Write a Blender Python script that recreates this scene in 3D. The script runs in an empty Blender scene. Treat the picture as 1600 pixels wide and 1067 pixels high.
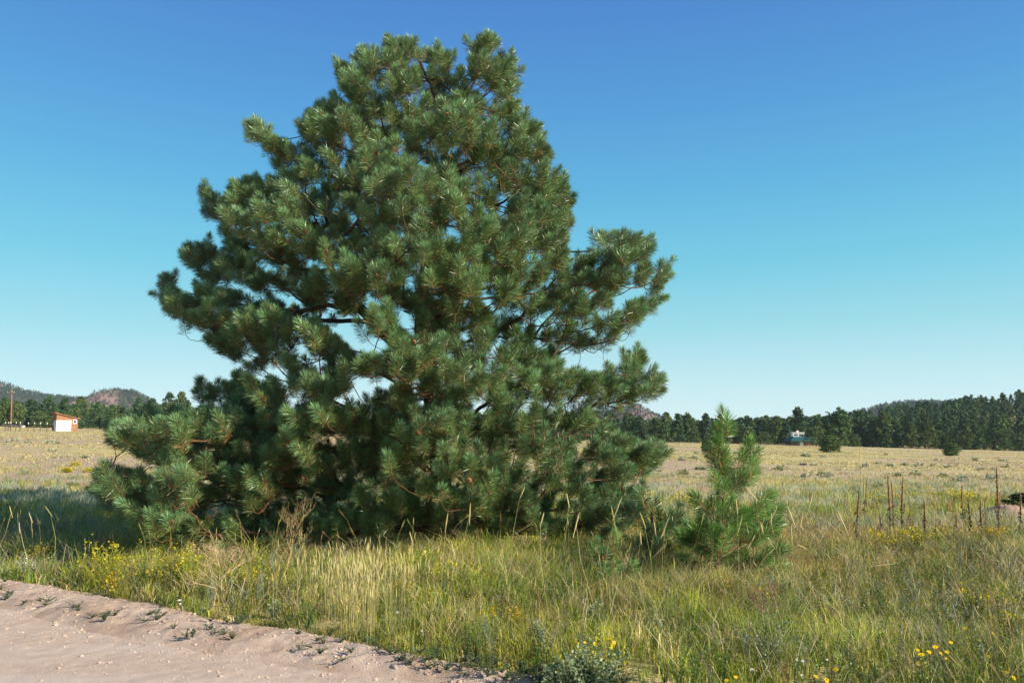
import bpy, math, random
import numpy as np
from mathutils import Vector

# ------------------------------------------------------------------ camera, world, sun, exposure
C = bpy.context.scene.collection
SC = bpy.context.scene
F = 1244.4; PITCH = math.radians(6.49); EYE = 1.75
cam_d = bpy.data.cameras.new('camera'); cam_d.lens = 28.0; cam_d.sensor_width = 36.0
cam_d.clip_start = 0.1; cam_d.clip_end = 8000
cam = bpy.data.objects.new('camera', cam_d); C.objects.link(cam)
cam.location = (0, 0, EYE); cam.rotation_euler = (math.radians(90) + PITCH, 0, 0)
SC.camera = cam

SUN_EL = math.radians(26); SHX, SHY = -1.0, 0.58           # direction the shadows fall
to_sun = Vector((-SHX, -SHY, 0)).normalized() * math.cos(SUN_EL) + Vector((0, 0, math.sin(SUN_EL)))
sun_d = bpy.data.lights.new('sun', 'SUN'); sun_d.energy = 5.0; sun_d.angle = math.radians(0.5)
sun_d.color = (1.0, 0.90, 0.72)
sun = bpy.data.objects.new('sun', sun_d); C.objects.link(sun)
sun.rotation_euler = to_sun.to_track_quat('Z', 'Y').to_euler()

def s2l(c):
    return tuple((v / 255 / 12.92) if v / 255 <= 0.04045 else ((v / 255 + 0.055) / 1.055) ** 2.4 for v in c)

W = bpy.data.worlds.new('World'); SC.world = W; W.use_nodes = True
nt = W.node_tree; nt.nodes.clear()
wo = nt.nodes.new('ShaderNodeOutputWorld'); bg = nt.nodes.new('ShaderNodeBackground')
sky = nt.nodes.new('ShaderNodeTexSky'); sky.sky_type = 'NISHITA'; sky.sun_disc = False
sky.sun_elevation = SUN_EL; sky.sun_rotation = math.atan2(to_sun.x, to_sun.y)
sky.altitude = 2500; sky.air_density = 1.0; sky.dust_density = 0.3; sky.ozone_density = 2.0
tc = nt.nodes.new('ShaderNodeTexCoord'); sp = nt.nodes.new('ShaderNodeSeparateXYZ')
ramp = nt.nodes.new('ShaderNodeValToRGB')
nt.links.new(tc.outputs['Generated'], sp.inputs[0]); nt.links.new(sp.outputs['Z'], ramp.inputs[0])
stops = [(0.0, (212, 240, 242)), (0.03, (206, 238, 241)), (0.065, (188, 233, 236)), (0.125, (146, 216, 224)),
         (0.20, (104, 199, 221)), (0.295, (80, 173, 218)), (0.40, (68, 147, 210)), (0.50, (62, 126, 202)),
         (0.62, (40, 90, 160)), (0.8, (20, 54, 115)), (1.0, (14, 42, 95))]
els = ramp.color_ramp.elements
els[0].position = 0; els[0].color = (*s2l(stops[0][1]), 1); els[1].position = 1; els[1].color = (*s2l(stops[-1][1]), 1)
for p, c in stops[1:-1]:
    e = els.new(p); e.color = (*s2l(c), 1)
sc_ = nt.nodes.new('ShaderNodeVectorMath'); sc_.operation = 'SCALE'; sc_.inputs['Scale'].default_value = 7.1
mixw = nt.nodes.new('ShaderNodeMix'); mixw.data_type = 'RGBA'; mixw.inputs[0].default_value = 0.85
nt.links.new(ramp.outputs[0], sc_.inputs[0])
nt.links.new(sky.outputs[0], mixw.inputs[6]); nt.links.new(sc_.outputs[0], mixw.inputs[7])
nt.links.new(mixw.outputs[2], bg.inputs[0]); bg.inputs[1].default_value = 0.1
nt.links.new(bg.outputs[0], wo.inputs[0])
vs = SC.view_settings; vs.view_transform = 'Standard'; vs.look = 'None'; vs.gamma = 1.0; vs.exposure = 0.68

# ------------------------------------------------------------------ helpers
rs = np.random.RandomState(7)
CT, ST = math.cos(PITCH), math.sin(PITCH)
def P(px, py, Y):
    """point seen at photo pixel (px,py) at forward distance Y (world y)"""
    a = (px - 800) / F; b = -(py - 533.5) / F
    dx, dy, dz = a, CT - b * ST, ST + b * CT
    return np.array([dx * Y / dy, Y, EYE + dz * Y / dy])

def vnoise(x, y, seed=0):
    x = np.asarray(x, float); y = np.asarray(y, float)
    xi = np.floor(x).astype(np.int64); yi = np.floor(y).astype(np.int64)
    fx = x - xi; fy = y - yi; fx = fx * fx * (3 - 2 * fx); fy = fy * fy * (3 - 2 * fy)
    def h(a, b):
        n = (a * 374761393 + b * 668265263 + seed * 1442695041) & 0x7fffffff
        n = ((n ^ (n >> 13)) * 1274126177) & 0x7fffffff
        return ((n ^ (n >> 16)) & 0xffff) / 65535.0
    return (h(xi, yi) * (1 - fx) + h(xi + 1, yi) * fx) * (1 - fy) + (h(xi, yi + 1) * (1 - fx) + h(xi + 1, yi + 1) * fx) * fy
def fbm(x, y, o=4, seed=0):
    s = 0; a = 0.5
    for i in range(o):
        s = s + a * vnoise(x * 2 ** i, y * 2 ** i, seed + i); a *= 0.5
    return s / (1 - 0.5 ** o)
def sstep(a, b, x):
    t = np.clip((np.asarray(x, float) - a) / (b - a), 0, 1); return t * t * (3 - 2 * t)

# road edge lines (world): foot of the berm, top of the berm
BX = np.array([-60, -14, -5.4, -3.82, -2.64, -1.5, 0.18, 4.0, 30]); BY = np.array([32.5, 13.2, 8.45, 7.42, 6.82, 6.3, 5.72, 3.8, -10])
TX = np.array([-60, -14, -6.14, -3.56, -2.39, -1.25, -0.4, 0.25, 4.0, 30]); TY = np.array([34.0, 14.4, 9.7, 8.2, 7.5, 6.85, 6.3, 6.0, 4.1, -9.6])
def ybot(x): return np.interp(x, BX, BY) + 0.06 * (vnoise(np.asarray(x) * 1.3, 0.0 * np.asarray(x), 3) - .5)
def ytop(x): return np.interp(x, TX, TY) + 0.22 * (vnoise(np.asarray(x) * 1.1, 0.0 * np.asarray(x) + 5, 5) - .5)

def terrain(x, y):
    x = np.asarray(x, float); y = np.asarray(y, float)
    yy = np.maximum(y, 1.0); u = x / yy
    z = -0.0237 * np.clip(x, -150, 150) * sstep(10, 60, y)
    z = z + 0.35 * (fbm(x / 28, y / 28, 2, 11) - .5) * sstep(18, 60, y)
    z = z + 0.10 * (fbm(x / 2.2, y / 2.2, 3, 12) - .5) * sstep(0.3, 2.0, y - np.interp(x, TX, TY)) 
    H = np.interp(u, [-2, .16, .3, .4, .5, .66, 1.2], [0, 0, 1.6, 5.6, 11.0, 17.4, 17.4])
    z = z + H * sstep(225, 380, y)
    return z

def ground_hit(px, py):
    ys = np.geomspace(3.5, 1200, 2500)
    a = (px - 800) / F; b = -(py - 533.5) / F
    dx, dy, dz = a, CT - b * ST, ST + b * CT
    X = dx * ys / dy; Z = EYE + dz * ys / dy
    k = np.argmax(Z < terrain(X, ys))
    return np.array([X[k], ys[k], float(terrain(X[k], ys[k]))])

def on_ground(px, Y):
    x = (px - 800) / F * Y
    for _ in range(3): x = (px - 800) / F * (Y * CT + (float(terrain(x, Y)) - EYE) * ST)
    return np.array([x, Y, float(terrain(x, Y))])

def mk_mesh(name, V, faces, mats, col=None, smooth=False, mi=None):
    """faces: list of int arrays (n,k)"""
    me = bpy.data.meshes.new(name)
    V = np.asarray(V, np.float32)
    faces = [np.asarray(f, np.int32) for f in faces if len(f)]
    me.vertices.add(len(V)); me.vertices.foreach_set('co', V.ravel())
    li = np.concatenate([f.ravel() for f in faces])
    tot = np.concatenate([np.full(len(f), f.shape[1], np.int32) for f in faces])
    st = np.concatenate([[0], np.cumsum(tot)[:-1]]).astype(np.int32)
    me.loops.add(len(li)); me.loops.foreach_set('vertex_index', li)
    me.polygons.add(len(tot)); me.polygons.foreach_set('loop_start', st); me.polygons.foreach_set('loop_total', tot)
    if mi is not None: me.polygons.foreach_set('material_index', np.asarray(mi, np.int32))
    me.polygons.foreach_set('use_smooth', np.full(len(tot), bool(smooth)))
    me.update(calc_edges=True)
    if col is not None:
        at = me.color_attributes.new('col', 'FLOAT_COLOR', 'POINT')
        cc = np.ones((len(V), 4), np.float32); cc[:, :3] = col; at.data.foreach_set('color', cc.ravel())
    for m in (mats if isinstance(mats, (list, tuple)) else [mats]): me.materials.append(m)
    return me

class MB:
    """collects pieces, builds ONE mesh object"""
    def __init__(s): s.V = []; s.F = {}; s.K = []; s.n = 0
    def add(s, V, faces, col=None):
        V = np.asarray(V, float)
        for f in faces:
            f = np.asarray(f, int)
            if len(f): s.F.setdefault(f.shape[1], []).append(f + s.n)
        s.V.append(V); s.n += len(V)
        c = np.zeros((len(V), 3)) + (col if col is not None else (0.5, 0.5, 0.5)); s.K.append(c)
    def box(s, x0, x1, y0, y1, z0, z1, col=None):
        V = [(x, y, z) for z in (z0, z1) for x, y in ((x0, y0), (x1, y0), (x1, y1), (x0, y1))]
        s.add(V, [[(0, 3, 2, 1), (4, 5, 6, 7), (0, 1, 5, 4), (1, 2, 6, 5), (2, 3, 7, 6), (3, 0, 4, 7)]], col)
    def tube(s, pts, r, k=5, col=None, cap=True):
        V, Q = tube(pts, r, k); s.add(V, [Q], col)
        n = len(pts)
        if cap:
            s.F.setdefault(k, []).append(np.array([list(range(s.n - k, s.n))]))
            s.F.setdefault(k, []).append(np.array([list(range(s.n - k * n + k - 1, s.n - k * n - 1, -1))]))
    def mesh(s, name, mat, smooth=False):
        return mk_mesh(name, np.concatenate(s.V), [np.concatenate(f) for f in s.F.values()], mat, np.concatenate(s.K), smooth)
    def build(s, name, mat, parent=None, smooth=False):
        return link(name, s.mesh(name, mat, smooth), parent)

def tube(pts, r, k=5):
    pts = np.asarray(pts, float); n = len(pts); r = np.zeros(n) + r
    t = np.gradient(pts, axis=0); t /= np.linalg.norm(t, axis=1)[:, None] + 1e-9
    ref = np.array([0.31, 0.87, 0.38]); 
    if abs(t.mean(0) @ ref) > .85 * np.linalg.norm(t.mean(0)): ref = np.array([1., 0, 0.1])
    a = np.cross(t, ref); a /= np.linalg.norm(a, axis=1)[:, None] + 1e-9
    b = np.cross(t, a)
    th = np.arange(k) * 2 * np.pi / k
    V = pts[:, None] + r[:, None, None] * (a[:, None] * np.cos(th)[None, :, None] + b[:, None] * np.sin(th)[None, :, None])
    i = np.arange(n - 1)[:, None] * k; j = np.arange(k)[None]; jn = (j + 1) % k
    Q = np.stack([i + j, i + jn, i + k + jn, i + k + j], -1).reshape(-1, 4)
    return V.reshape(-1, 3), Q

def link(name, me, parent=None, loc=None):
    o = bpy.data.objects.new(name, me); C.objects.link(o)
    if parent is not None: o.parent = parent
    if loc is not None: o.location = loc
    return o
def tag(o, label, cat, group=None, kind=None):
    o['label'] = label; o['category'] = cat
    if group: o['group'] = group
    if kind: o['kind'] = kind
    return o
def thing(name, label, cat, loc=(0, 0, 0), group=None, rz=0):
    o = bpy.data.objects.new(name, None); C.objects.link(o); o.location = tuple(float(v) for v in loc); o.rotation_euler = (0, 0, rz)
    o.empty_display_size = 0.2
    return tag(o, label, cat, group)
def struct(o): o['kind'] = 'structure'; return o
def stuff(o, label, cat): o['kind'] = 'stuff'; o['label'] = label; o['category'] = cat; return o
def dup(root, loc, rz=0, scale=1, label=None, group=None):
    r = root.copy(); C.objects.link(r); r.location = tuple(float(v) for v in loc); r.rotation_euler = (0, 0, rz)
    r.scale = (scale,) * 3 if np.isscalar(scale) else scale
    if label: r['label'] = label
    if group: r['group'] = group
    for ch in list(root.children):
        c = ch.copy(); C.objects.link(c); c.parent = r
        for g in list(ch.children):
            d = g.copy(); C.objects.link(d); d.parent = c
    return r

# ------------------------------------------------------------------ materials
def nmat(name):
    m = bpy.data.materials.new(name); m.use_nodes = True
    return m, m.node_tree, m.node_tree.nodes['Principled BSDF']
def N(t, typ, **kw):
    n = t.nodes.new(typ)
    for k, v in kw.items(): setattr(n, k, v)
    return n
def mixc(t, fac, a, b, typ='MIX'):
    m = t.nodes.new('ShaderNodeMix'); m.data_type = 'RGBA'; m.blend_type = typ
    for i, v in ((0, fac), (6, a), (7, b)):
        if isinstance(v, bpy.types.NodeSocket): t.links.new(v, m.inputs[i])
        elif i == 0: m.inputs[0].default_value = v
        else: m.inputs[i].default_value = (*v, 1)
    return m.outputs[2]
def noise(t, co, scale, detail=4, rough=.55):
    n = t.nodes.new('ShaderNodeTexNoise'); n.inputs['Scale'].default_value = scale; n.inputs['Detail'].default_value = detail
    n.inputs['Roughness'].default_value = rough
    if co is not None: t.links.new(co, n.inputs['Vector'])
    return n.outputs[0]
def rampf(t, v, a, b):
    r = t.nodes.new('ShaderNodeMapRange'); r.inputs[1].default_value = a; r.inputs[2].default_value = b; r.clamp = True
    t.links.new(v, r.inputs[0]); return r.outputs[0]
def bump(t, bsdf, h, strength, dist):
    b = t.nodes.new('ShaderNodeBump'); b.inputs['Strength'].default_value = strength; b.inputs['Distance'].default_value = dist
    t.links.new(h, b.inputs['Height']); t.links.new(b.outputs[0], bsdf.inputs['Normal'])

def leaf_mat(name, rough=.5, trans=.3, spec=.3, nscale=9):
    m, t, p = nmat(name)
    a = N(t, 'ShaderNodeVertexColor', layer_name='col')
    pos = N(t, 'ShaderNodeNewGeometry').outputs['Position']
    nz = noise(t, pos, nscale, 2)
    v = N(t, 'ShaderNodeHueSaturation'); v.inputs['Saturation'].default_value = 1.0
    t.links.new(rampf(t, nz, 0.0, 1.0), v.inputs['Value']); v.inputs['Value'].default_value = 1
    mr = t.nodes.new('ShaderNodeMapRange'); mr.inputs[1].default_value = .3; mr.inputs[2].default_value = .7
    mr.inputs[3].default_value = .8; mr.inputs[4].default_value = 1.2; t.links.new(nz, mr.inputs[0])
    t.links.new(mr.outputs[0], v.inputs['Value']); t.links.new(a.outputs[0], v.inputs['Color'])
    t.links.new(v.outputs[0], p.inputs['Base Color'])
    p.inputs['Roughness'].default_value = rough; p.inputs['Specular IOR Level'].default_value = spec
    if trans > 0:
        tr = N(t, 'ShaderNodeBsdfTranslucent'); t.links.new(v.outputs[0], tr.inputs[0])
        mx = N(t, 'ShaderNodeMixShader'); mx.inputs[0].default_value = trans
        t.links.new(p.outputs[0], mx.inputs[1]); t.links.new(tr.outputs[0], mx.inputs[2])
        t.links.new(mx.outputs[0], t.nodes['Material Output'].inputs[0])
    return m
M_needle = leaf_mat('pine_needles', .34, .06, .65)
M_grass = leaf_mat('grass_blades', .5, .42, .3)
M_leaf = leaf_mat('weed_leaves', .5, .35, .3)
M_crown = leaf_mat('far_foliage', .7, .12, .2, .7)
M_petal = leaf_mat('petals', .5, .35, .2)

def bark_mat(name):
    m, t, p = nmat(name)
    a = N(t, 'ShaderNodeVertexColor', layer_name='col')
    pos = N(t, 'ShaderNodeNewGeometry').outputs['Position']
    n = noise(t, pos, 34, 6, .7); n2 = noise(t, pos, 9, 3)
    c = mixc(t, rampf(t, n, .35, .65), (0.45, 0.42, 0.42), (1.25, 1.15, 1.05))
    o = mixc(t, 1.0, a.outputs[0], c, 'MULTIPLY')
    t.links.new(o, p.inputs['Base Color']); p.inputs['Roughness'].default_value = .85
    bump(t, p, n, .6, .02)
    return m
M_bark = bark_mat('pine_bark')
M_stalk = bark_mat('dry_stalk')

def ground_mat():
    m, t, p = nmat('prairie_ground')
    pos = N(t, 'ShaderNodeNewGeometry').outputs['Position']
    mp = N(t, 'ShaderNodeMapping'); mp.inputs['Scale'].default_value = (1, .45, 1); t.links.new(pos, mp.inputs[0])
    big = noise(t, mp.outputs[0], .05, 4, .6); mid = noise(t, mp.outputs[0], .35, 5, .65); fine = noise(t, pos, 4.5, 5, .7)
    soil = mixc(t, rampf(t, fine, .35, .65), (0.42, 0.29, 0.19), (0.58, 0.44, 0.31))
    straw = mixc(t, rampf(t, fine, .35, .62), (0.48, 0.39, 0.15), (0.66, 0.56, 0.26))
    grey = mixc(t, rampf(t, fine, .4, .6), (0.26, 0.28, 0.12), (0.44, 0.43, 0.24))
    c = mixc(t, rampf(t, big, .46, .58), straw, soil)
    c = mixc(t, rampf(t, mid, .52, .66), c, straw)
    c = mixc(t, rampf(t, noise(t, mp.outputs[0], .9, 4, .7), .56, .66), c, grey)
    sx = N(t, 'ShaderNodeSeparateXYZ'); t.links.new(pos, sx.inputs[0])
    ad = N(t, 'ShaderNodeMath', operation='MULTIPLY_ADD'); t.links.new(mid, ad.inputs[0]); ad.inputs[1].default_value = 26; t.links.new(sx.outputs[1], ad.inputs[2])
    b1 = rampf(t, ad.outputs[0], 34, 42); b2 = rampf(t, ad.outputs[0], 84, 62)
    bm = N(t, 'ShaderNodeMath', operation='MULTIPLY'); t.links.new(b1, bm.inputs[0]); t.links.new(b2, bm.inputs[1])
    bm2 = N(t, 'ShaderNodeMath', operation='MULTIPLY'); t.links.new(bm.outputs[0], bm2.inputs[0]); t.links.new(rampf(t, noise(t, mp.outputs[0], .25, 4, .65), .42, .68), bm2.inputs[1])
    c = mixc(t, bm2.outputs[0], c, mixc(t, rampf(t, fine, .35, .65), (0.43, 0.31, 0.21), (0.58, 0.46, 0.34)))
    # litter near the road side is darker thatch
    t.links.new(c, p.inputs['Base Color']); p.inputs['Roughness'].default_value = .95
    p.inputs['Specular IOR Level'].default_value = .1
    bump(t, p, fine, .8, .12)
    return m
M_ground = ground_mat()

def road_mat(name, berm=False):
    m, t, p = nmat(name)
    pos = N(t, 'ShaderNodeNewGeometry').outputs['Position']
    fine = noise(t, pos, 70, 6, .75); mid = noise(t, pos, 7, 5, .7)
    mp = N(t, 'ShaderNodeMapping'); mp.inputs['Rotation'].default_value = (0, 0, math.radians(-57)); mp.inputs['Scale'].default_value = (.35, 2.2, 1)
    t.links.new(pos, mp.inputs[0]); track = noise(t, mp.outputs[0], .9, 4, .6)
    c = mixc(t, rampf(t, fine, .3, .7), (0.52, 0.39, 0.305), (0.73, 0.58, 0.48))
    c = mixc(t, rampf(t, mid, .4, .7), c, (0.53, 0.41, 0.335))
    c = mixc(t, rampf(t, track, .45, .75), c, (0.66, 0.55, 0.48)) if not berm else mixc(t, rampf(t, noise(t, pos, 2.2, 4), .4, .65), c, (0.45, 0.32, 0.24))
    vo = N(t, 'ShaderNodeTexVoronoi'); vo.inputs['Scale'].default_value = 45; t.links.new(pos, vo.inputs['Vector'])
    peb = rampf(t, vo.outputs['Distance'], .1, .32)
    sel = N(t, 'ShaderNodeSeparateColor'); t.links.new(vo.outputs['Color'], sel.inputs[0])
    pm = N(t, 'ShaderNodeMath', operation='GREATER_THAN'); t.links.new(sel.outputs[0], pm.inputs[0]); pm.inputs[1].default_value = .72
    pe = N(t, 'ShaderNodeMath', operation='MULTIPLY'); inv = N(t, 'ShaderNodeMath', operation='SUBTRACT'); inv.inputs[0].default_value = 1
    t.links.new(peb, inv.inputs[1]); t.links.new(pm.outputs[0], pe.inputs[0]); t.links.new(inv.outputs[0], pe.inputs[1])
    pc = mixc(t, sel.outputs[1], (0.32, 0.22, 0.18), (0.80, 0.70, 0.62))
    c = mixc(t, pe.outputs[0], c, pc)
    t.links.new(c, p.inputs['Base Color']); p.inputs['Roughness'].default_value = .95; p.inputs['Specular IOR Level'].default_value = .15
    ad = N(t, 'ShaderNodeMath', operation='ADD'); t.links.new(fine, ad.inputs[0]); t.links.new(pe.outputs[0], ad.inputs[1])
    bump(t, p, ad.outputs[0], .75, .012)
    return m
M_road = road_mat('gravel_road'); M_berm = road_mat('berm_soil', True)

def rough_mat(name, a, b, scale=3, rough=.9, bs=.4, bd=.05):
    m, t, p = nmat(name)
    tc = N(t, 'ShaderNodeTexCoord').outputs['Object']
    n = noise(t, tc, scale, 5, .65)
    t.links.new(mixc(t, rampf(t, n, .35, .65), a, b), p.inputs['Base Color']); p.inputs['Roughness'].default_value = rough
    bump(t, p, n, bs, bd)
    return m
M_rock = rough_mat('pink_rock', (0.10, 0.07, 0.06), (0.25, 0.165, 0.14), .05, .9, .8, 3)
M_stone = rough_mat('gravel_stone', (0.46, 0.33, 0.26), (0.64, 0.49, 0.40), 12)
M_darkrock = rough_mat('dark_rock', (0.05, 0.045, 0.05), (0.16, 0.14, 0.14), 2)
M_mound = rough_mat('dirt_mound', (0.34, 0.21, 0.14), (0.48, 0.33, 0.24), 6)
M_hill = rough_mat('hill_soil', (0.05, 0.06, 0.035), (0.12, 0.10, 0.07), .02, .95, .5, 2)
M_wood = rough_mat('weathered_orange_wood', (0.25, 0.115, 0.06), (0.42, 0.21, 0.11), 1.6)
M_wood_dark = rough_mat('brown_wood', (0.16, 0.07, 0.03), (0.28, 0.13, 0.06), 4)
M_white = rough_mat('white_paint', (0.74, 0.73, 0.70), (0.84, 0.83, 0.80), 4, .7, .1, .02)
M_teal = rough_mat('teal_metal_roof', (0.008, 0.07, 0.075), (0.012, 0.11, 0.11), 3, .6, .1, .01)
M_glass = rough_mat('dark_window_glass', (0.03, 0.04, 0.05), (0.06, 0.08, 0.1), 2, .15, 0, .01)
M_conc = rough_mat('concrete_block', (0.6, 0.52, 0.46), (0.74, 0.68, 0.6), 5)
M_pole = rough_mat('pole_wood', (0.20, 0.10, 0.06), (0.30, 0.16, 0.09), 3)

# ------------------------------------------------------------------ ground
def build_ground():
    th = np.radians(np.concatenate([np.linspace(-180, -46, 40, endpoint=False), np.linspace(-46, 46, 361), np.linspace(46, 180, 41)[1:-1]]))
    r = np.concatenate([[0.02], np.geomspace(1.5, 60, 170), np.geomspace(62, 2400, 130)])
    R, T = np.meshgrid(r, th, indexing='ij'); X = R * np.sin(T); Y = R * np.cos(T)
    Z = terrain(X, Y)
    below = sstep(0.25, -0.05, Y - np.interp(X, TX, TY))
    near = np.where(R < 60, 1, 0)
    Z = Z - 0.06 * below * near
    nr, nth = R.shape; i = np.arange(nr - 1)[:, None] * nth; j = np.arange(nth)[None]; jn = (j + 1) % nth
    Q = np.stack([i + j, i + nth + j, i + nth + jn, i + jn], -1).reshape(-1, 4)
    V = np.stack([X, Y, Z], -1).reshape(-1, 3)
    struct(link('ground', mk_mesh('ground', V, [Q[:, ::-1]], M_ground, smooth=True)))
build_ground()

def build_road():
    # a sheet in lanes parallel to the berm foot: s along x, t from the foot back towards and past the camera
    xs = np.concatenate([np.linspace(-60, -9, 60, endpoint=False), np.linspace(-9, 3, 420), np.linspace(3, 30, 40)[1:]])
    ts = np.concatenate([np.linspace(-0.10, 1.6, 60), np.linspace(1.65, 9.5, 90)[1:]])
    Xg, Tg = np.meshgrid(xs, ts, indexing='ij')
    Yg = ybot(Xg) - Tg * 1.18; Xo = Xg - Tg * 0.55 * 0.4
    Z = -0.035 + 0.03 * (fbm(Xo * 1.2, Yg * 1.2, 4, 31) - .5) + 0.03 * sstep(.5, 3, Tg) + 0.014 * (fbm(Xo * 14, Yg * 14, 2, 33) - .5) * sstep(1.6, .2, Tg)
    n, k = Xg.shape; i = np.arange(n - 1)[:, None] * k; j = np.arange(k - 1)[None]
    Q = np.stack([i + j, i + j + 1, i + k + j + 1, i + k + j], -1).reshape(-1, 4)
    struct(link('dirt_road', mk_mesh('dirt_road', np.stack([Xo, Yg, Z], -1).reshape(-1, 3), [Q[:, ::-1]], M_road, smooth=True)))
    xs = np.concatenate([np.linspace(-40, -9, 80, endpoint=False), np.linspace(-9, 2.5, 620), np.linspace(2.5, 9, 30)[1:]])
    ts = np.linspace(-0.10, 1.25, 58)
    Xg, Tg = np.meshgrid(xs, ts, indexing='ij'); y0 = ybot(Xg); y1 = np.maximum(ytop(Xg), y0 + .2)
    Yg = y0 + Tg * (y1 - y0)
    prof = np.interp(Tg, [-.10, 0, .25, .55, .8, 1.0, 1.25], [-.07, -.02, .035, .07, .075, .04, -.03])
    prof = prof * np.interp(Xg, [-9, -3, -.8, .3, 3], [1.1, 1.0, .8, .4, .25])
    rg = np.abs(fbm(Xg * 3.1, Yg * 3.1, 4, 41) - .5) * 2
    Z = prof + sstep(-.05, .25, Tg) * (0.035 * (fbm(Xg * 2.6, Yg * 2.6, 3, 42) - .45) - .03 * rg + 0.03 * (fbm(Xg * 9, Yg * 9, 3, 43) - .5)) - .01
    n, k = Xg.shape; i = np.arange(n - 1)[:, None] * k; j = np.arange(k - 1)[None]
    Q = np.stack([i + j, i + k + j, i + k + j + 1, i + j + 1], -1).reshape(-1, 4)
    struct(link('soil_berm', mk_mesh('soil_berm', np.stack([Xg, Yg, Z], -1).reshape(-1, 3), [Q[:, ::-1]], M_berm, smooth=True)))
build_road()

def ico_stones(pos, r, seed=1):
    """irregular low-poly stones"""
    q = np.random.RandomState(seed)
    base = np.array([(0, 0, 1), (.89, 0, .45), (.28, .85, .45), (-.72, .53, .45), (-.72, -.53, .45), (.28, -.85, .45),
                     (.72, .53, -.45), (-.28, .85, -.45), (-.89, 0, -.45), (-.28, -.85, -.45), (.72, -.53, -.45), (0, 0, -1)])
    f = np.array([(0, 1, 2), (0, 2, 3), (0, 3, 4), (0, 4, 5), (0, 5, 1), (1, 6, 2), (2, 7, 3), (3, 8, 4), (4, 9, 5), (5, 10, 1),
                  (2, 6, 7), (3, 7, 8), (4, 8, 9), (5, 9, 10), (1, 10, 6), (11, 7, 6), (11, 8, 7), (11, 9, 8), (11, 10, 9), (11, 6, 10)])
    n = len(pos); a = q.rand(n) * 6.28; ca, sa = np.cos(a), np.sin(a)
    B = base[None] * (1 + .5 * (q.rand(n, 12, 1) - .5)) * np.stack([1 + .5 * q.rand(n), .8 + .3 * q.rand(n), .55 + .3 * q.rand(n)], -1)[:, None]
    X = B[..., 0] * ca[:, None] - B[..., 1] * sa[:, None]; Y = B[..., 0] * sa[:, None] + B[..., 1] * ca[:, None]
    V = np.stack([X, Y, B[..., 2]], -1) * np.asarray(r)[:, None, None] + np.asarray(pos)[:, None]
    return V.reshape(-1, 3), (f[None] + 12 * np.arange(n)[:, None, None]).reshape(-1, 3)

def gravel():
    n = 6500; x = rs.uniform(-9, 1.8, n); t = rs.gamma(1.0, .45, n) - .05
    kp = rs.rand(n) < np.interp(x, [-7, -1], [.08, .4]); x = x[kp]; t = t[kp]; n = len(x)
    y = ybot(x) - t * 1.1
    r = rs.gamma(1.4, .0022, n) + .0025; r = np.minimum(r, .019)
    z = -0.035 + 0.03 * (fbm(x * 1.2, y * 1.2, 4, 31) - .5) + 0.03 * sstep(.5, 3, t) + r * .2
    V, Fc = ico_stones(np.stack([x, y, z], -1), r)
    o = link('gravel', mk_mesh('gravel', V, [Fc], M_stone)); stuff(o, 'loose pale gravel stones along the edge of the dirt road', 'gravel')
gravel()
def clods():
    q = np.random.RandomState(6); n = 1700; x = q.uniform(-9, 1.2, n); f = q.uniform(0, 1.0, n); y = ybot(x) * (1 - f) + np.maximum(ytop(x), ybot(x) + .2) * f
    prof = np.interp(f, [-.10, 0, .25, .55, .8, 1.0, 1.25], [-.07, -.02, .035, .07, .075, .04, -.03]) * np.interp(x, [-9, -3, -.8, .3, 3], [1.1, 1.0, .8, .4, .25])
    rg = np.abs(fbm(x * 3.1, y * 3.1, 4, 41) - .5) * 2
    z = prof + sstep(-.05, .25, f) * (0.035 * (fbm(x * 2.6, y * 2.6, 3, 42) - .45) - .03 * rg + 0.03 * (fbm(x * 9, y * 9, 3, 43) - .5)) - .01
    V, Fc = ico_stones(np.stack([x, y, z], -1), np.minimum(q.gamma(1.6, .003, n) + .003, .026), 8)
    o = link('soil_clods', mk_mesh('soil_clods', V, [Fc], M_berm)); stuff(o, 'crumbled pinkish soil clods lying on the road berm', 'soil clods')
clods()

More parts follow.
